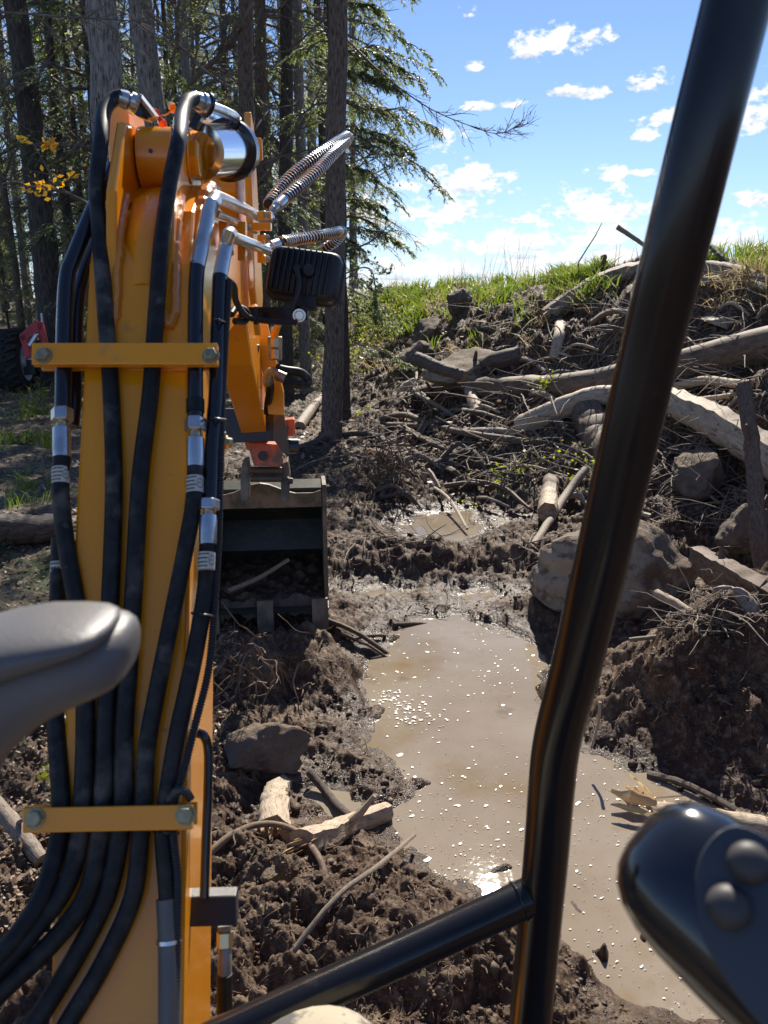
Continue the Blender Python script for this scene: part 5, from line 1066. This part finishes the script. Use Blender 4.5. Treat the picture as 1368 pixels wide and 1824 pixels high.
# black corrugated conduit down the boom
def corr(name, pts, r, m, pitch, parent=None, K=None, n=12, amp=.12):
    c = smoothpath(np.array(pts), 60); L = np.sum(np.linalg.norm(np.diff(c, axis=0), axis=1)); K = int(L / pitch * 4); c = smoothpath(c, K); rr = r * (1 + amp * np.sign(np.sin(np.arange(K) * np.pi / 2 + .7)))
    mb = MB(); mb.tubes(c, rr, n, cap=True); return mb.build(name, M[m], parent if parent is not None else EX)
corr('cable_conduit', HS([(408, 500, .0), (402, 600, .0), (396, 720, .0), (392, 860, .0), (389, 960, .0), (382, 1080, .004), (372, 1190, .008), (348, 1290, .014), (328, 1370, .018), (312, 1425, .02), (308, 1480, .02), (316, 1560, .018), (315, 1660, .016), (313, 1760, .014), (312, 1850, .014)]), .0042, 'plastic', .0032)
for (a, b, c_) in (((380, 568), (402, 574), .012), ((372, 744), (402, 748), .012), ((342, 1092), (384, 1098), .016), ((275, 1482), (318, 1484), .022)):
    mb = MB(); q = smoothpath([S(a[0], a[1], .004), S((a[0] + b[0]) / 2, (a[1] + b[1]) / 2, c_ + .010), S(b[0], b[1], .004)], 10); mb.tubes(q, .0018, 6, cap=True); mb.build('cable_tie', M['plastic'], EX)
# spring guarded hoses to the arm
def springhose(pts, r):
    c = smoothpath(np.array(pts), 60); L = np.sum(np.linalg.norm(np.diff(c, axis=0), axis=1)); mb = MB(); mb.tubes(c, r * .82, 12, cap=True); o = mb.build('spring_hose', M['rubber'], EX)
    turns = L / .0098; K = int(turns * 9); c = smoothpath(np.array(pts), K); T = np.gradient(c, axis=0); T /= np.linalg.norm(T, axis=1, keepdims=True); U = np.cross(T, [0, 0, 1.]); U /= np.linalg.norm(U, axis=1, keepdims=True); W = np.cross(T, U)
    a = np.linspace(0, turns * 2 * np.pi, K)[:, None]; MB().tubes(c + r * (np.cos(a) * U + np.sin(a) * W), .0017, 5).build('spring_guard', M['zinc'], o)
springhose([P(477, 366, 1.72), P(492, 345, 1.75), P(520, 312, 1.8), P(560, 281, 1.86), P(600, 254, 1.94), P(618, 243, 2.02)], .0125)
springhose([P(502, 358, 1.72), P(530, 335, 1.76), P(565, 304, 1.82), P(598, 270, 1.9), P(616, 252, 2.0), P(621, 245, 2.06)], .0130)
mb = MB(); mb.lathe(P(486, 374, 1.68), P(512, 349, 1.73), [(0, .009), (.020, .009), (.022, .0125), (.052, .0125)], 20); mb.build('crimp_collar', M['zinc'], EX)
springhose([P(500, 432, 1.62), P(530, 426, 1.68), P(570, 420, 1.74), P(604, 413, 1.84), P(609, 414, 1.88), P(600, 428, 1.92), P(578, 444, 1.95)], .0118)
mb = MB(); mb.lathe(P(470, 445, 1.58), P(506, 430, 1.63), [(0, .009), (.022, .009), (.024, .012), (.046, .012)], 20); mb.build('crimp_collar', M['zinc'], EX)
# clamp bars
def clampbar(p, tilt, lip=True):
    x0, x1, y0, y1 = p
    q = [S(x0, y0, .024), S(x1, y0 + tilt, .024), S(x1, y1 + tilt, .024), S(x0, y1, .024)]
    mb = MB(); mb.prism(q, NP * .010); bar = mb.build('clamp_bar', M['orange'], EX, smooth=False, bevel=.0012)
    mb = MB(); mb.prism([S(x0 + 14, y0 + 6 - (12 if not lip else 0), -.004), S(x1 + 8, y0 + tilt - (4 if not lip else -4), -.004), S(x1 + 8, y1 + tilt + (7 if lip else -8), -.004), S(x0 + 14, y1 + (7 if lip else -8), -.004)], NP * .005); mb.build('backing_plate', M['orange'], bar, smooth=False, bevel=.001)
    for x_ in (x0 + 16, x1 - 14):
        yy = (y0 + y1) / 2 - 2 + (tilt if x_ > 200 else 0); a = S(x_, yy, .034); hexbolt(a, a + NP * .008, .0086, 'bolt', M['bolt'], bar)
        mb = MB(); mb.cyl(S(x_, yy, 0), S(x_, yy, .024), .006); mb.build('spacer', M['bolt'], bar)
clampbar((62, 390, 617, 655), 0); clampbar((47, 345, 1438, 1482), -6, lip=False)
mb = MB(); mb.tubes(smoothpath([S(300, 1424, .03), S(318, 1408, .034), S(332, 1412, .03), S(340, 1424, .026)], 12), .0045, 8, cap=True); mb.build('tie_bracket', M['dark_metal'], EX)
# pipe, manifold block and drain hose on the right of the boom
hose('hydraulic_pipe', [P(352, 1306, .93), P(364, 1312, .93), P(371, 1340, .93), P(370, 1420, .92), P(367, 1500, .91), P(364, 1598, .90)], .0055, 'black_paint')
mb = MB(); mb.prism([P(330, 1598, .90), P(420, 1596, .90), P(422, 1650, .885), P(330, 1652, .885)], (0, .016, 0)); mani = mb.build('manifold_block', M['plastic'], EX, smooth=False, bevel=.0015)
mb = MB(); mb.lathe(P(400, 1650, .895), P(401, 1664, .895), [(0, .0085), (.009, .0085)], 6); mb.build('port_nut', M['steel'], mani, smooth=False)
mb = MB(); mb.lathe(P(401, 1660, .893), P(401, 1686, .89), [(0, .0095), (.015, .0095), (.017, .007)], 6); mb.build('port_nut', M['brass'], mani, smooth=False)
hd, _ = hose('drain_hose', [P(400, 1735, .88), P(400, 1770, .88), P(401, 1810, .88), P(405, 1900, .88)], .0088, 'rubber')
mb = MB(); mb.lathe(P(401, 1684, .89), P(400, 1745, .88), [(0, .006), (.004, .0078), (.036, .0078)], 20); mb.build('crimp_collar', M['steel'], hd)
# work light
wl = empty('work_light'); wl.parent = EX
d0 = 1.30; C4 = [P(487, 440, d0), P(604, 456, d0 - .01), P(598, 536, d0 - .01), P(478, 524, d0)]
cen = sum(C4) / 4; ux = (C4[1] - C4[0]); ux /= np.linalg.norm(ux); uz = (C4[0] - C4[3]); uz -= (uz @ ux) * ux; uz /= np.linalg.norm(uz); uy = np.cross(uz, ux)
w_, h_ = .060, .041
def rrect(w, h, r, n=6):
    o = []
    for cx, cy, a0 in ((w - r, h - r, 0), (-w + r, h - r, 90), (-w + r, -h + r, 180), (w - r, -h + r, 270)):
        for k in range(n + 1): a = R_(a0 + 90 * k / n); o.append((cx + r * math.cos(a), cy + r * math.sin(a)))
    return o
def lofted(mb, layers, mi=0):      # layers: list of rings (lists of 3d)
    n = len(layers[0]); V = np.array(layers).reshape(-1, 3); K = len(layers)
    mb.add(V, [[k * n + j, k * n + (j + 1) % n, (k + 1) * n + (j + 1) % n, (k + 1) * n + j] for k in range(K - 1) for j in range(n)], None, mi)
    mb.ngon(V[:n], [list(range(n))[::-1]], mi); mb.ngon(V[-n:], [list(range(n))], mi); return mb
if uy[1] < 0: uy = -uy
rings = []
for dep, s_ in ((-.012, .86), (-.009, .94), (0, 1.0), (.016, 1.0), (.017, 1.05), (.024, 1.06), (.027, 1.0)): rings.append([cen + ux * a * s_ + uz * b * s_ + uy * dep for a, b in rrect(w_, h_, .016)])
lofted(MB(), rings).build('lamp_housing', M['plastic'], wl, weld=True)
for k in range(11):
    a = -.047 + .094 * k / 10; hh = h_ * (.93 if 1 < k < 9 else .84); mb = MB(); R3 = np.array([ux, uy, uz]).T; mb.box(cen + ux * a - uy * .013, (.0028, .014, hh * 1.9), R3); mb.build('cooling_fin', M['plastic'], wl, smooth=False, bevel=.001)
mb = MB(); mb.lathe(cen + ux * .012 - uy * .018, cen + ux * .012 - uy * .03, [(0, .010), (.010, .010), (.012, .007)], 20); mb.build('tilt_knob', M['plastic'], wl)
mb = MB(); mb.lathe(cen - ux * .006 - uy * .018, cen - ux * .006 - uy * .032, [(0, .009), (.012, .006)], 16); mb.build('cable_gland', M['plastic'], wl)
hose('lamp_cable', [cen - ux * .006 - uy * .03, P(533, 505, 1.255), P(527, 530, 1.25), P(519, 552, 1.25)], .0042, 'plastic', wl)
mb = MB(); mb.box(cen - uz * .045 + ux * .012 - uy * .002, (.036, .02, .022), R3); mb.build('lamp_foot', M['plastic'], wl, smooth=False, bevel=.002)
mb = MB(); mb.prism([P(425, 548, 1.28), P(547, 546, 1.26), P(549, 570, 1.26), P(425, 572, 1.28)], (0, .008, 0)); mb.prism([P(425, 548, 1.28), P(547, 546, 1.26), P(547, 546, 1.29), P(425, 548, 1.31)], (0, 0, -.004)); mb.build('lamp_bracket', M['black_paint'], wl, smooth=False, bevel=.001)
hexbolt(P(533, 562, 1.257), P(533, 562, 1.245), .0085, 'bracket_bolt', M['zinc'], wl)
corr('lamp_cable', [P(402, 498, 1.05), P(416, 510, 1.1), P(420, 535, 1.18), P(432, 556, 1.22), P(450, 568, 1.24), P(500, 574, 1.24), P(530, 574, 1.24)], .0045, 'plastic', .004, wl)
mb = MB(); mb.tubes(smoothpath([P(412, 560, 1.2), P(422, 548, 1.22), P(440, 556, 1.24), P(436, 572, 1.24), P(418, 572, 1.22)], 18), .0055, 10, cap=True); mb.build('cable_knot', M['plastic'], wl)
mb = MB(); mb.prism([P(452, 546, 1.245), P(459, 546, 1.245), P(459, 578, 1.245), P(452, 578, 1.245)], (0, .012, 0)); mb.build('cable_tie', M['plastic'], wl, smooth=False)
# dipper arm
arm = MB(); profile(arm, [(2.12, 1.86), (2.20, 2.03), (2.32, 2.06), (2.46, 1.98), (2.62, 1.62), (3.50, 1.12), (3.52, 1.00), (3.38, .96), (2.45, 1.40), (2.25, 1.55)], -.05, .05); arm = arm.build('dipper_arm', M['orange'], EX, smooth=False, bevel=.004)
for l0, l1, m_ in ((-.085, -.070, 'orange'), (.075, .092, 'orange')):
    mb = MB(); profile(mb, [(2.02, 1.62), (2.08, 1.96), (2.16, 2.05), (2.26, 2.04), (2.36, 1.80), (2.40, 1.60), (2.2, 1.5)], l0, l1); mb.build('arm_plate', M['orange'], arm, smooth=False, bevel=.003)
hexbolt(B(2.2, .092, 1.97), B(2.2, .115, 1.97), .03, 'pin_cap', M['orange'], arm)
hexbolt(B(2.2, -.085, 1.95), B(2.2, -.10, 1.95), .03, 'pin_cap', M['orange'], arm)
# orange clevis, black link, valve and small hoses above the bucket
def slab(name, pts, d, th, m, parent, bevel=.003):
    mb = MB(); mb.prism([P(q[0], q[1], q[2] if len(q) > 2 else d) for q in pts], AX * th); return mb.build(name, M[m], parent, smooth=False, bevel=bevel)
slab('link_plate', [(402, 580), (418, 572), (440, 590), (446, 640), (420, 642), (404, 634)], 2.75, .03, 'orange', arm)
slab('link_plate', [(440, 572), (455, 575), (458, 650), (442, 640)], 2.75, .03, 'orange', arm)
slab('side_plate', [(455, 568), (474, 570), (505, 700), (506, 740), (478, 738)], 2.9, .08, 'orange', arm)
slab('side_plate', [(488, 668), (500, 668), (506, 728), (490, 728)], 3.0, .03, 'red_orange', arm)
mb = MB(); mb.tubes(smoothpath([P(430, 606, 2.7), P(436, 640, 2.78), P(444, 690, 2.95), P(448, 740, 3.1)], 10), [.036] * 10, 20, cap=True); mb.build('bucket_link', M['black_paint'], arm)
hexbolt(P(421, 598, 2.72), P(432, 600, 2.72), .022, 'pin_nut', M['steel'], arm); hexbolt(P(452, 622, 2.72), P(460, 624, 2.72), .022, 'pin_nut', M['steel'], arm)
slab('valve_block', [(476, 600), (502, 600), (502, 642), (478, 642)], 2.75, .05, 'steel', arm)
for (x_, y_) in ((489, 612), (490, 632), (489, 596)): mb = MB(); mb.lathe(P(x_, y_ - 8, 2.72), P(x_, y_ + 8, 2.72), [(0, .014), (.03, .014)], 6); mb.build('valve_nut', M['brass'], arm, smooth=False)
hose('yellow_hose', [P(497, 575, 2.7), P(492, 588, 2.7), P(489, 602, 2.72)], .012, 'orange', arm)
hose('return_hose', [P(492, 656, 2.75), P(510, 660, 2.75), P(535, 664, 2.78), P(548, 676, 2.82), P(542, 686, 2.8), P(520, 682, 2.76), P(500, 672, 2.74)], .016, 'rubber', arm)
hose('return_hose', [P(478, 668, 2.78), P(482, 690, 2.82), P(478, 715, 2.9), P(476, 735, 2.95)], .014, 'rubber', arm)
mb = MB(); mb.tubes(smoothpath([P(498, 670, 2.73), P(484, 662, 2.74), P(476, 672, 2.75), P(477, 684, 2.77)], 10), .017, 14, cap=True); mb.build('hose_elbow', M['steel'], arm)
mb = MB(); mb.lathe(P(508, 674, 2.73), P(492, 667, 2.73), [(0, .019), (.032, .019)], 18); mb.build('crimp_collar', M['steel'], arm)
# bucket with its hitch
bk = empty('bucket'); bk.parent = EX
BY = 0.0
slab('hitch_plate', [(380, 728), (494, 728), (494, 786), (380, 790)], 3.15, .02, 'dark_metal', bk)
slab('hitch_cheek', [(487, 722), (502, 720), (510, 760), (516, 812), (504, 806), (486, 782)], 3.12, .05, 'bucket', bk)
slab('hitch_body', [(440, 788), (506, 792), (500, 832), (452, 830)], 3.25, .16, 'red_orange', bk)
mb = MB(); mb.lathe(P(468, 812, 3.25), P(468, 812, 3.22), [(0, .02), (.02, .02)], 20); mb.build('hitch_hole', M['dark_metal'], bk)
slab('hitch_box', [(504, 748), (524, 746), (526, 776), (506, 778)], 3.15, .06, 'red_orange', bk)
mb = MB(); mb.cyl(P(506, 794, 3.2), P(529, 794, 3.22), .03); mb.build('hitch_pin', M['black_paint'], bk)
for y_ in (838, 852): mb = MB(); mb.cyl(P(446, y_, 3.32), P(502, y_, 3.34), .016); mb.build('bucket_pin', M['bucket'], bk)
for x_ in (436, 508): slab('bucket_ear', [(x_ - 5, 826), (x_ + 5, 822), (x_ + 9, 850), (x_ + 7, 892), (x_ - 7, 892), (x_ - 8, 850)], 3.36, .12, 'bucket', bk)
hexbolt(P(512, 856, 3.34), P(522, 857, 3.34), .014, 'ear_bolt', M['bucket'], bk)
BZ = lambda z: .15 + (z - .15) * .885
B_ = B
def B(y, l, z): return B_(y, l, BZ(z))
outer = [(3.42, .86), (3.60, .86), (3.80, .74), (3.88, .56), (3.82, .38), (3.66, .27), (3.36, .27)]; inner = [(3.36, .29), (3.64, .29), (3.79, .40), (3.85, .56), (3.78, .72), (3.58, .83), (3.42, .83)]
mb = MB(); profile(mb, outer + inner, -.27, .275); mb.build('bucket_shell', M['bucket_in'], bk, smooth=False)
for l0, l1 in ((-.29, -.27), (.272, .292)): mb = MB(); profile(mb, [(3.40, .88), (3.62, .87), (3.82, .75), (3.90, .56), (3.84, .36), (3.66, .255), (3.36, .255), (3.37, .5)], l0, l1); mb.build('side_cutter', M['bucket'], bk, smooth=False, bevel=.003)
mb = MB(); n_ = 15; top = [(l, .895 - .055 * sm(np.array([abs(l) / .16]))[0] + (.012 if abs(l) > .26 else 0)) for l in np.linspace(-.27, .27, n_)]
pts = [B(3.395, l, z) for l, z in top] + [B(3.395, l, .765) for l in np.linspace(.27, -.27, n_)]; mb.prism(pts, AX * .02); mb.build('torque_plate', M['bucket'], bk, smooth=False, bevel=.002)
mb = MB(); profile(mb, [(3.30, .245), (3.30, .262), (3.40, .29), (3.40, .262)], -.29, .29); mb.build('cutting_lip', M['bucket_in'], bk, smooth=False)
for l in (-.235, .005, .25): mb = MB(); mb.prism([B(3.30, l - .036, .31), B(3.30, l + .036, .31), B(3.27, l + .038, .15), B(3.27, l - .036, .15)], AX * .022 ); mb.build('tooth', M['bucket'], bk, smooth=False, bevel=.003)
# mud left in the bucket and a stick on it
mb = MB(); gx = np.linspace(-.268, .27, 60); gy = np.linspace(3.305, 3.80, 50); X, Y = np.meshgrid(gx, gy); Z = .285 + .06 * sm((Y - 3.36) / .35) + .03 * fbm(X * 8, Y * 8, 5, 4) + .03 * (1 - worley(X * 14, Y * 14, 6)) + .016 * (1 - worley(X * 40, Y * 40, 7)) + .02 * fbm(X * 30, Y * 30, 8, 3) - .08 * sm((3.335 - Y) / .03)
V = np.array([B(y, l, z) for y, l, z in zip(Y.ravel(), X.ravel(), Z.ravel())]); i = np.arange(49)[:, None] * 60 + np.arange(59)[None]; f = np.stack([i, i + 1, i + 61, i + 60], -1).reshape(-1, 4)
tag(mb.add(V, f).build('mud', M['bucket_mud']), 'wet mud left lying in the bottom of the bucket', 'mud', kind='stuff')
log([(408, 1052, 0, 3.47), (455, 1030, 0, 3.5), (515, 997, 0, 3.55)], 9, 'grey_wood', 'thin grey split stick resting on the mud inside the bucket', 'branch', 'branch', seed=70, splinter=-1)
B = B_
# canopy post and brace
post = MB(); pp = smoothpath([P(1358, -190, .53), P(1313, 0, .55), P(1258, 220, .57), P(1204, 440, .60), P(1161, 611, .635), P(1121, 782, .665), P(1071, 1000, .71), P(1028, 1181, .76), P(993, 1316, .80), P(982, 1406, .82), P(971, 1542, .85), P(944, 1824, .91), P(930, 2010, .95), P(905, 2500, 1.0)], 90)
post.tubes(pp, .0240, 48, cap=True); frame = empty('canopy_frame'); frame.parent = EX; post.build('front_post', M['post_paint'], frame)
mb = MB(); b0, b1 = P(962, 1588, .862), P(436, 1830, .80); bdir = b1 - b0; mb.tubes(np.array([b0, b0 + bdir * .5, b1, b0 + bdir * 1.9]), .0200, 40, cap=True); mb.build('brace_tube', M['post_paint'], frame)
w = MB(); bd = bdir / np.linalg.norm(bdir); u = np.cross(bd, [0, 1, 0]); u /= np.linalg.norm(u); v_ = np.cross(bd, u); cc = b0 + bd * .026; an = np.linspace(0, 2 * np.pi, 60); w.tubes(np.array([cc + .0202 * (math.cos(a) * u + math.sin(a) * v_) for a in an]), .0014 * (1 + .25 * rng.random(60)), 7); w.build('weld_bead', M['post_paint'], frame)
# armrest
def ellring(c, a, b, n=40, p=2.4):
    o = []
    for k in range(n):
        t = 2 * math.pi * k / n; ct, st = math.cos(t), math.sin(t)
        o.append(c + a * (abs(ct) ** (2 / p) * np.sign(ct)) + b * (abs(st) ** (2 / p) * np.sign(st)))
    return o
ar = empty('armrest'); ar.parent = EX; da = .40
def arm_ring(px, top, bot, th, d):
    c = P(px, (top + bot) / 2, d); a = (P(px, top, d) - P(px, bot, d)) / 2; return ellring(c, a, np.array([0, th, 0]))
L_ = [(246, 1136, 1146, .003), (245, 1121, 1164, .009), (241, 1109, 1180, .014), (232, 1100, 1194, .019), (216, 1094, 1210, .024), (190, 1091, 1222, .028), (150, 1090, 1238, .031), (110, 1090, 1258, .033), (70, 1092, 1288, .034), (35, 1097, 1322, .034), (5, 1103, 1360, .034), (-30, 1112, 1430, .034), (-60, 1122, 1530, .034), (-110, 1150, 1700, .034)]
lofted(MB(), [arm_ring(x_ - 5, t_ + 6, b_ + 4, th, da) for x_, t_, b_, th in L_]).build('armrest_body', M['arm_grey'], ar, weld=True)
L_ = [(204, 1100, 1110, .006), (200, 1096, 1118, .012), (190, 1091, 1126, .020), (165, 1087, 1136, .026), (120, 1086, 1150, .030), (60, 1087, 1170, .033), (0, 1096, 1192, .034), (-60, 1112, 1215, .034), (-110, 1130, 1240, .034)]
lofted(MB(), [arm_ring(x_, t_ + 8, b_ + 8, th * 1.02, da - .012) for x_, t_, b_, th in L_]).build('armrest_pad', M['arm_grey'], ar, weld=True)
# joystick
jo = empty('joystick'); jo.parent = EX
dj = .33; ax_ = P(1480, 1790, .31) - P(1262, 1592, .34); Lj = np.linalg.norm(ax_); ad = ax_ / Lj; vw = np.array([0, 0, H]) - P(1300, 1640, dj); vw -= (vw @ ad) * ad; vw /= np.linalg.norm(vw); sd_ = np.cross(ad, vw)
c0 = P(1255, 1586, dj)
def joyring(t, k, kk=1.0, off=0.0): return ellring(c0 + ad * t + vw * off, sd_ * k, vw * k * .85 * kk, 44, 2.5)
lofted(MB(), [joyring(t, k) for t, k in ((-.0335, .003), (-.0330, .010), (-.0310, .017), (-.027, .0228), (-.020, .0278), (-.010, .0312), (.002, .0326), (.02, .0332), (.05, .0335), (.10, .033), (.16, .030))]).build('joystick_shell', M['joy'], jo, weld=True)
mb = MB(); an = np.linspace(0, 2 * np.pi, 50)
def facepoly(pts, off): return [c0 + ad * a + sd_ * b + vw * off for a, b in pts]
# front face panel with two round buttons, laid on the shell
pan = []
for k in range(36):
    t = 2 * math.pi * k / 36; pan.append((.036 + .048 * abs(math.cos(t)) ** .8 * np.sign(math.cos(t)), .0215 * abs(math.sin(t)) ** .7 * np.sign(math.sin(t))))
sg = 1
def up_(px, py): 
    # place of a photo point on the joystick's face plane
    v = np.array(px_dir(px, py)); o = np.array([0, 0, H]); q = c0 + vw * .0285; t = ((q - o) @ vw) / (v @ vw); w0_ = o + v * t; r_ = w0_ - q; return (r_ @ ad, r_ @ sd_)
outl = [up_(*q) for q in [(1238, 1560), (1248, 1522), (1272, 1488), (1305, 1470), (1345, 1480), (1400, 1515), (1460, 1570), (1500, 1700), (1480, 1850), (1420, 1880), (1360, 1830), (1310, 1770), (1265, 1700), (1243, 1640)]]
outl = smoothpath(np.array([(a, b, 0) for a, b in outl + outl[:1]]), 50)[:-1, :2]
cm = outl.mean(0)
lofted(MB(), [facepoly([(cm[0] + (a - cm[0]) * s, cm[1] + (b - cm[1]) * s) for a, b in outl], o_) for s, o_ in ((1.0, .018), (1.0, .0282), (.985, .0296), (.95, .0298))]).build('button_panel', M['joy_panel'], jo, weld=True)
for (x_, y_, r_) in ((1334, 1538, .0080), (1298, 1616, .0082)):
    a, b = up_(x_, y_); lay = []
    for h_, s in ((-.002, 1.0), (.002, 1.0), (.0045, .93), (.0065, .78), (.0078, .5), (.0082, .12)): lay.append([c0 + ad * (a + r_ * s * math.cos(t)) + sd_ * (b + r_ * s * 1.0 * math.sin(t)) + vw * (.0298 + h_) for t in an[:-1]])
    lofted(MB(), lay).build('thumb_button', M['joy_button'], jo, weld=True)
mb = MB(); q_ = c0 + ad * .16; mb.tubes(smoothpath([q_, q_ + [.02, .0, -.05], q_ + [.02, .0, -.13]], 10), [.028] * 3 + [.024] * 7, 24, cap=True); mb.build('joystick_grip', M['joy'], jo)
# undercarriage and deck below the view
mb = MB(); mb.prism([(-.48, -1.2, .34), (.48, -1.2, .34), (.48, .72, .34), (-.15, .72, .34), (-.48, .55, .34)], (0, 0, .12)); mb.build('deck', M['black_paint'], EX, smooth=False, bevel=.01)
for sx in (-.42, .42):
    mb = MB(); L_ = rrect(.78, .17, .165, 8); a = [(sx - .09, q[0] - .25, q[1] + .17) for q in L_]; mb.prism(a, (.18, 0, 0)); mb.build('track', M['tyre'], EX, smooth=False, bevel=.01)
mb = MB(); mb.prism([(-.30, .55, .30), (-.12, .55, .30), (-.16, .80, .30), (-.26, .80, .30)], (0, 0, .16)); mb.build('swing_bracket', M['orange'], EX, smooth=False, bevel=.006)
# ------------------------------------------------------------------ driver's legs
def person():
    root = empty('person', (0, 0, 0)); me = bpy.data.meshes.new('body'); KX = -.062
    V = [(0, -.28, .62), (0, -.30, .85), (.09, -.24, .64), (KX + .05, .10, .80), (KX, .55, .955), (KX + .01, .60, .70), (KX + .01, .62, .50), (KX + .02, .72, .49), (-.12, -.24, .64), (-.20, .1, .66), (-.26, .38, .70), (-.25, .46, .55), (-.24, .50, .48), (-.24, .60, .48)]
    E = [(0, 1), (0, 2), (2, 3), (3, 4), (4, 5), (5, 6), (6, 7), (0, 8), (8, 9), (9, 10), (10, 11), (11, 12), (12, 13)]
    Rr = [.15, .15, .10, .095, .086, .062, .045, .04, .10, .085, .065, .06, .045, .04]
    me.from_pydata(V, E, []); o = bpy.data.objects.new('body', me); C.objects.link(o); sk = o.modifiers.new('skin', 'SKIN'); 
    for i, r in enumerate(Rr): me.skin_vertices[0].data[i].radius = (r, r)
    me.skin_vertices[0].data[0].use_root = True
    ss = o.modifiers.new('sub', 'SUBSURF'); ss.levels = 3; ss.render_levels = 3
    me.materials.append(M['cloth']); o.parent = root
    for p in me.polygons: p.use_smooth = True
    sk.use_smooth_shade = True
    tag(root, 'seated driver in pale khaki work trousers, only the knee showing at the bottom edge', 'person')
person()
# ------------------------------------------------------------------ red tractor among the trees
def tractor():
    D0 = 12.0; k = D0 / F; b = P(30, 703, D0); gz = hz(b[0], b[1]); T = empty('tractor', (float(b[0]), float(b[1]), gz)); tag(T, 'red and dark compact tractor with raised loader arms parked among the trees', 'tractor')
    o = np.array([b[0], b[1], gz])
    def L(px, py, dd=0): return P(px, py, D0 + dd) - o
    fx = np.array([-.13, .99, 0]); sx = np.array([.99, .13, 0]); sx = sx / np.linalg.norm(sx)     # heading away to the right; its right flank faces us
    def wheel(c, R, w):
        t = MB(); a, b_ = c - sx * w / 2, c + sx * w / 2; t.lathe(a, b_, [(0, R * .62), (.01, R * .86), (w * .18, R * .97), (w * .5, R), (w * .82, R * .97), (w - .01, R * .86), (w, R * .62)], 40, caps=False); ty = t.build('wheel', M['tyre'], T)
        lug = MB()
        for q in range(22):
            an = 2 * math.pi * q / 22; rd = math.cos(an) * fx + math.sin(an) * np.array([0, 0, 1]); tg = -math.sin(an) * fx + math.cos(an) * np.array([0, 0, 1])
            for sgn in (-1, 1):
                cc = c + rd * R * 1.0 + sx * sgn * w * .25 + tg * (.05 if sgn > 0 else 0); Rm = np.array([tg * .9 + sx * .45 * sgn, sx * .9 - tg * .45 * sgn, rd]).T; lug.box(cc, (.045, w * .5, .06), Rm)
        lug.build('tread_lugs', M['tyre'], ty, smooth=False)['kind'] = 'stuff'
        r_ = MB(); r_.lathe(c + sx * (w / 2 - .06), c + sx * (w / 2 + .012), [(0, R * .2), (.02, R * .3), (.03, R * .52), (.072, R * .62)], 36, caps=False); r_.lathe(c + sx * (w / 2 - .05), c + sx * (w / 2 + .0), [(0, R * .22), (.05, R * .16)], 20); r_.build('rim', M['rim'], ty)
    wr = L(28, 660); wheel(np.array([wr[0], wr[1], .46]), .46, .34); wf = L(68, 660, 1.7); wheel(np.array([wf[0], wf[1], .33]), .33, .24)
    slabm = lambda name, pts, th, m: (MB().prism(pts, th)).build(name, M[m], T, smooth=False, bevel=.01)
    off = -sx * 1.0
    wheel(np.array([wr[0], wr[1], .46]) + off * 1.1, .46, .34); wheel(np.array([wf[0], wf[1], .33]) + off, .33, .24)
    slabm('hood', [L(-40, 606), L(28, 606), L(36, 622), L(36, 650), L(-40, 650)], (-sx * .6).tolist(), 'blue_grey'); slabm('chassis', [L(-20, 645), L(60, 640), L(64, 668), L(-20, 672)], (-sx * .5).tolist(), 'dark_metal')
    slabm('fender', [L(-20, 622), L(12, 618), L(22, 630), L(8, 636), L(-20, 652)], (sx * .1).tolist(), 'blue_grey')
    slabm('loader_post', [L(34, 597, -.8), L(46, 594, -.8), L(55, 636, -.8), L(45, 640, -.8)], (fx * .10).tolist(), 'red')
    slabm('loader_arm', [L(34, 596, -.8), L(62, 572, -.8), L(75, 572, -.8), L(75, 587, -.8), L(50, 604, -.8), L(37, 610, -.8)], (fx * .10).tolist(), 'red'); slabm('loader_arm', [L(64, 574, -.8), L(75, 576, -.8), L(84, 612, -.8), L(76, 620, -.8), L(69, 592, -.8)], (fx * .10).tolist(), 'red')
    slabm('loader_bracket', [L(50, 636), L(60, 636), L(57, 668), L(52, 668)], (-sx * .06).tolist(), 'rim')
    MB().cyl(L(53, 616, -.85), L(66, 596, -.85), .035).build('lift_cylinder', M['zinc'], T)
    MB().lathe(L(2, 615), L(12, 620), [(0, .06), (.05, .09), (.09, .05)], 16).build('marker_lamp', M['amber'], T)
    MB().cyl(L(17, 614, .2), L(17, 590, .2), .025).build('exhaust', M['dark_metal'], T); MB().tubes(smoothpath([L(18, 600), L(28, 598), L(34, 606)], 8), .02, 8).build('grab_rail', M['rim'], T)
    MB().cyl(L(75, 574, -.8), L(74, 558, -.8), .014).build('loader_pin', M['rim'], T)
tractor()
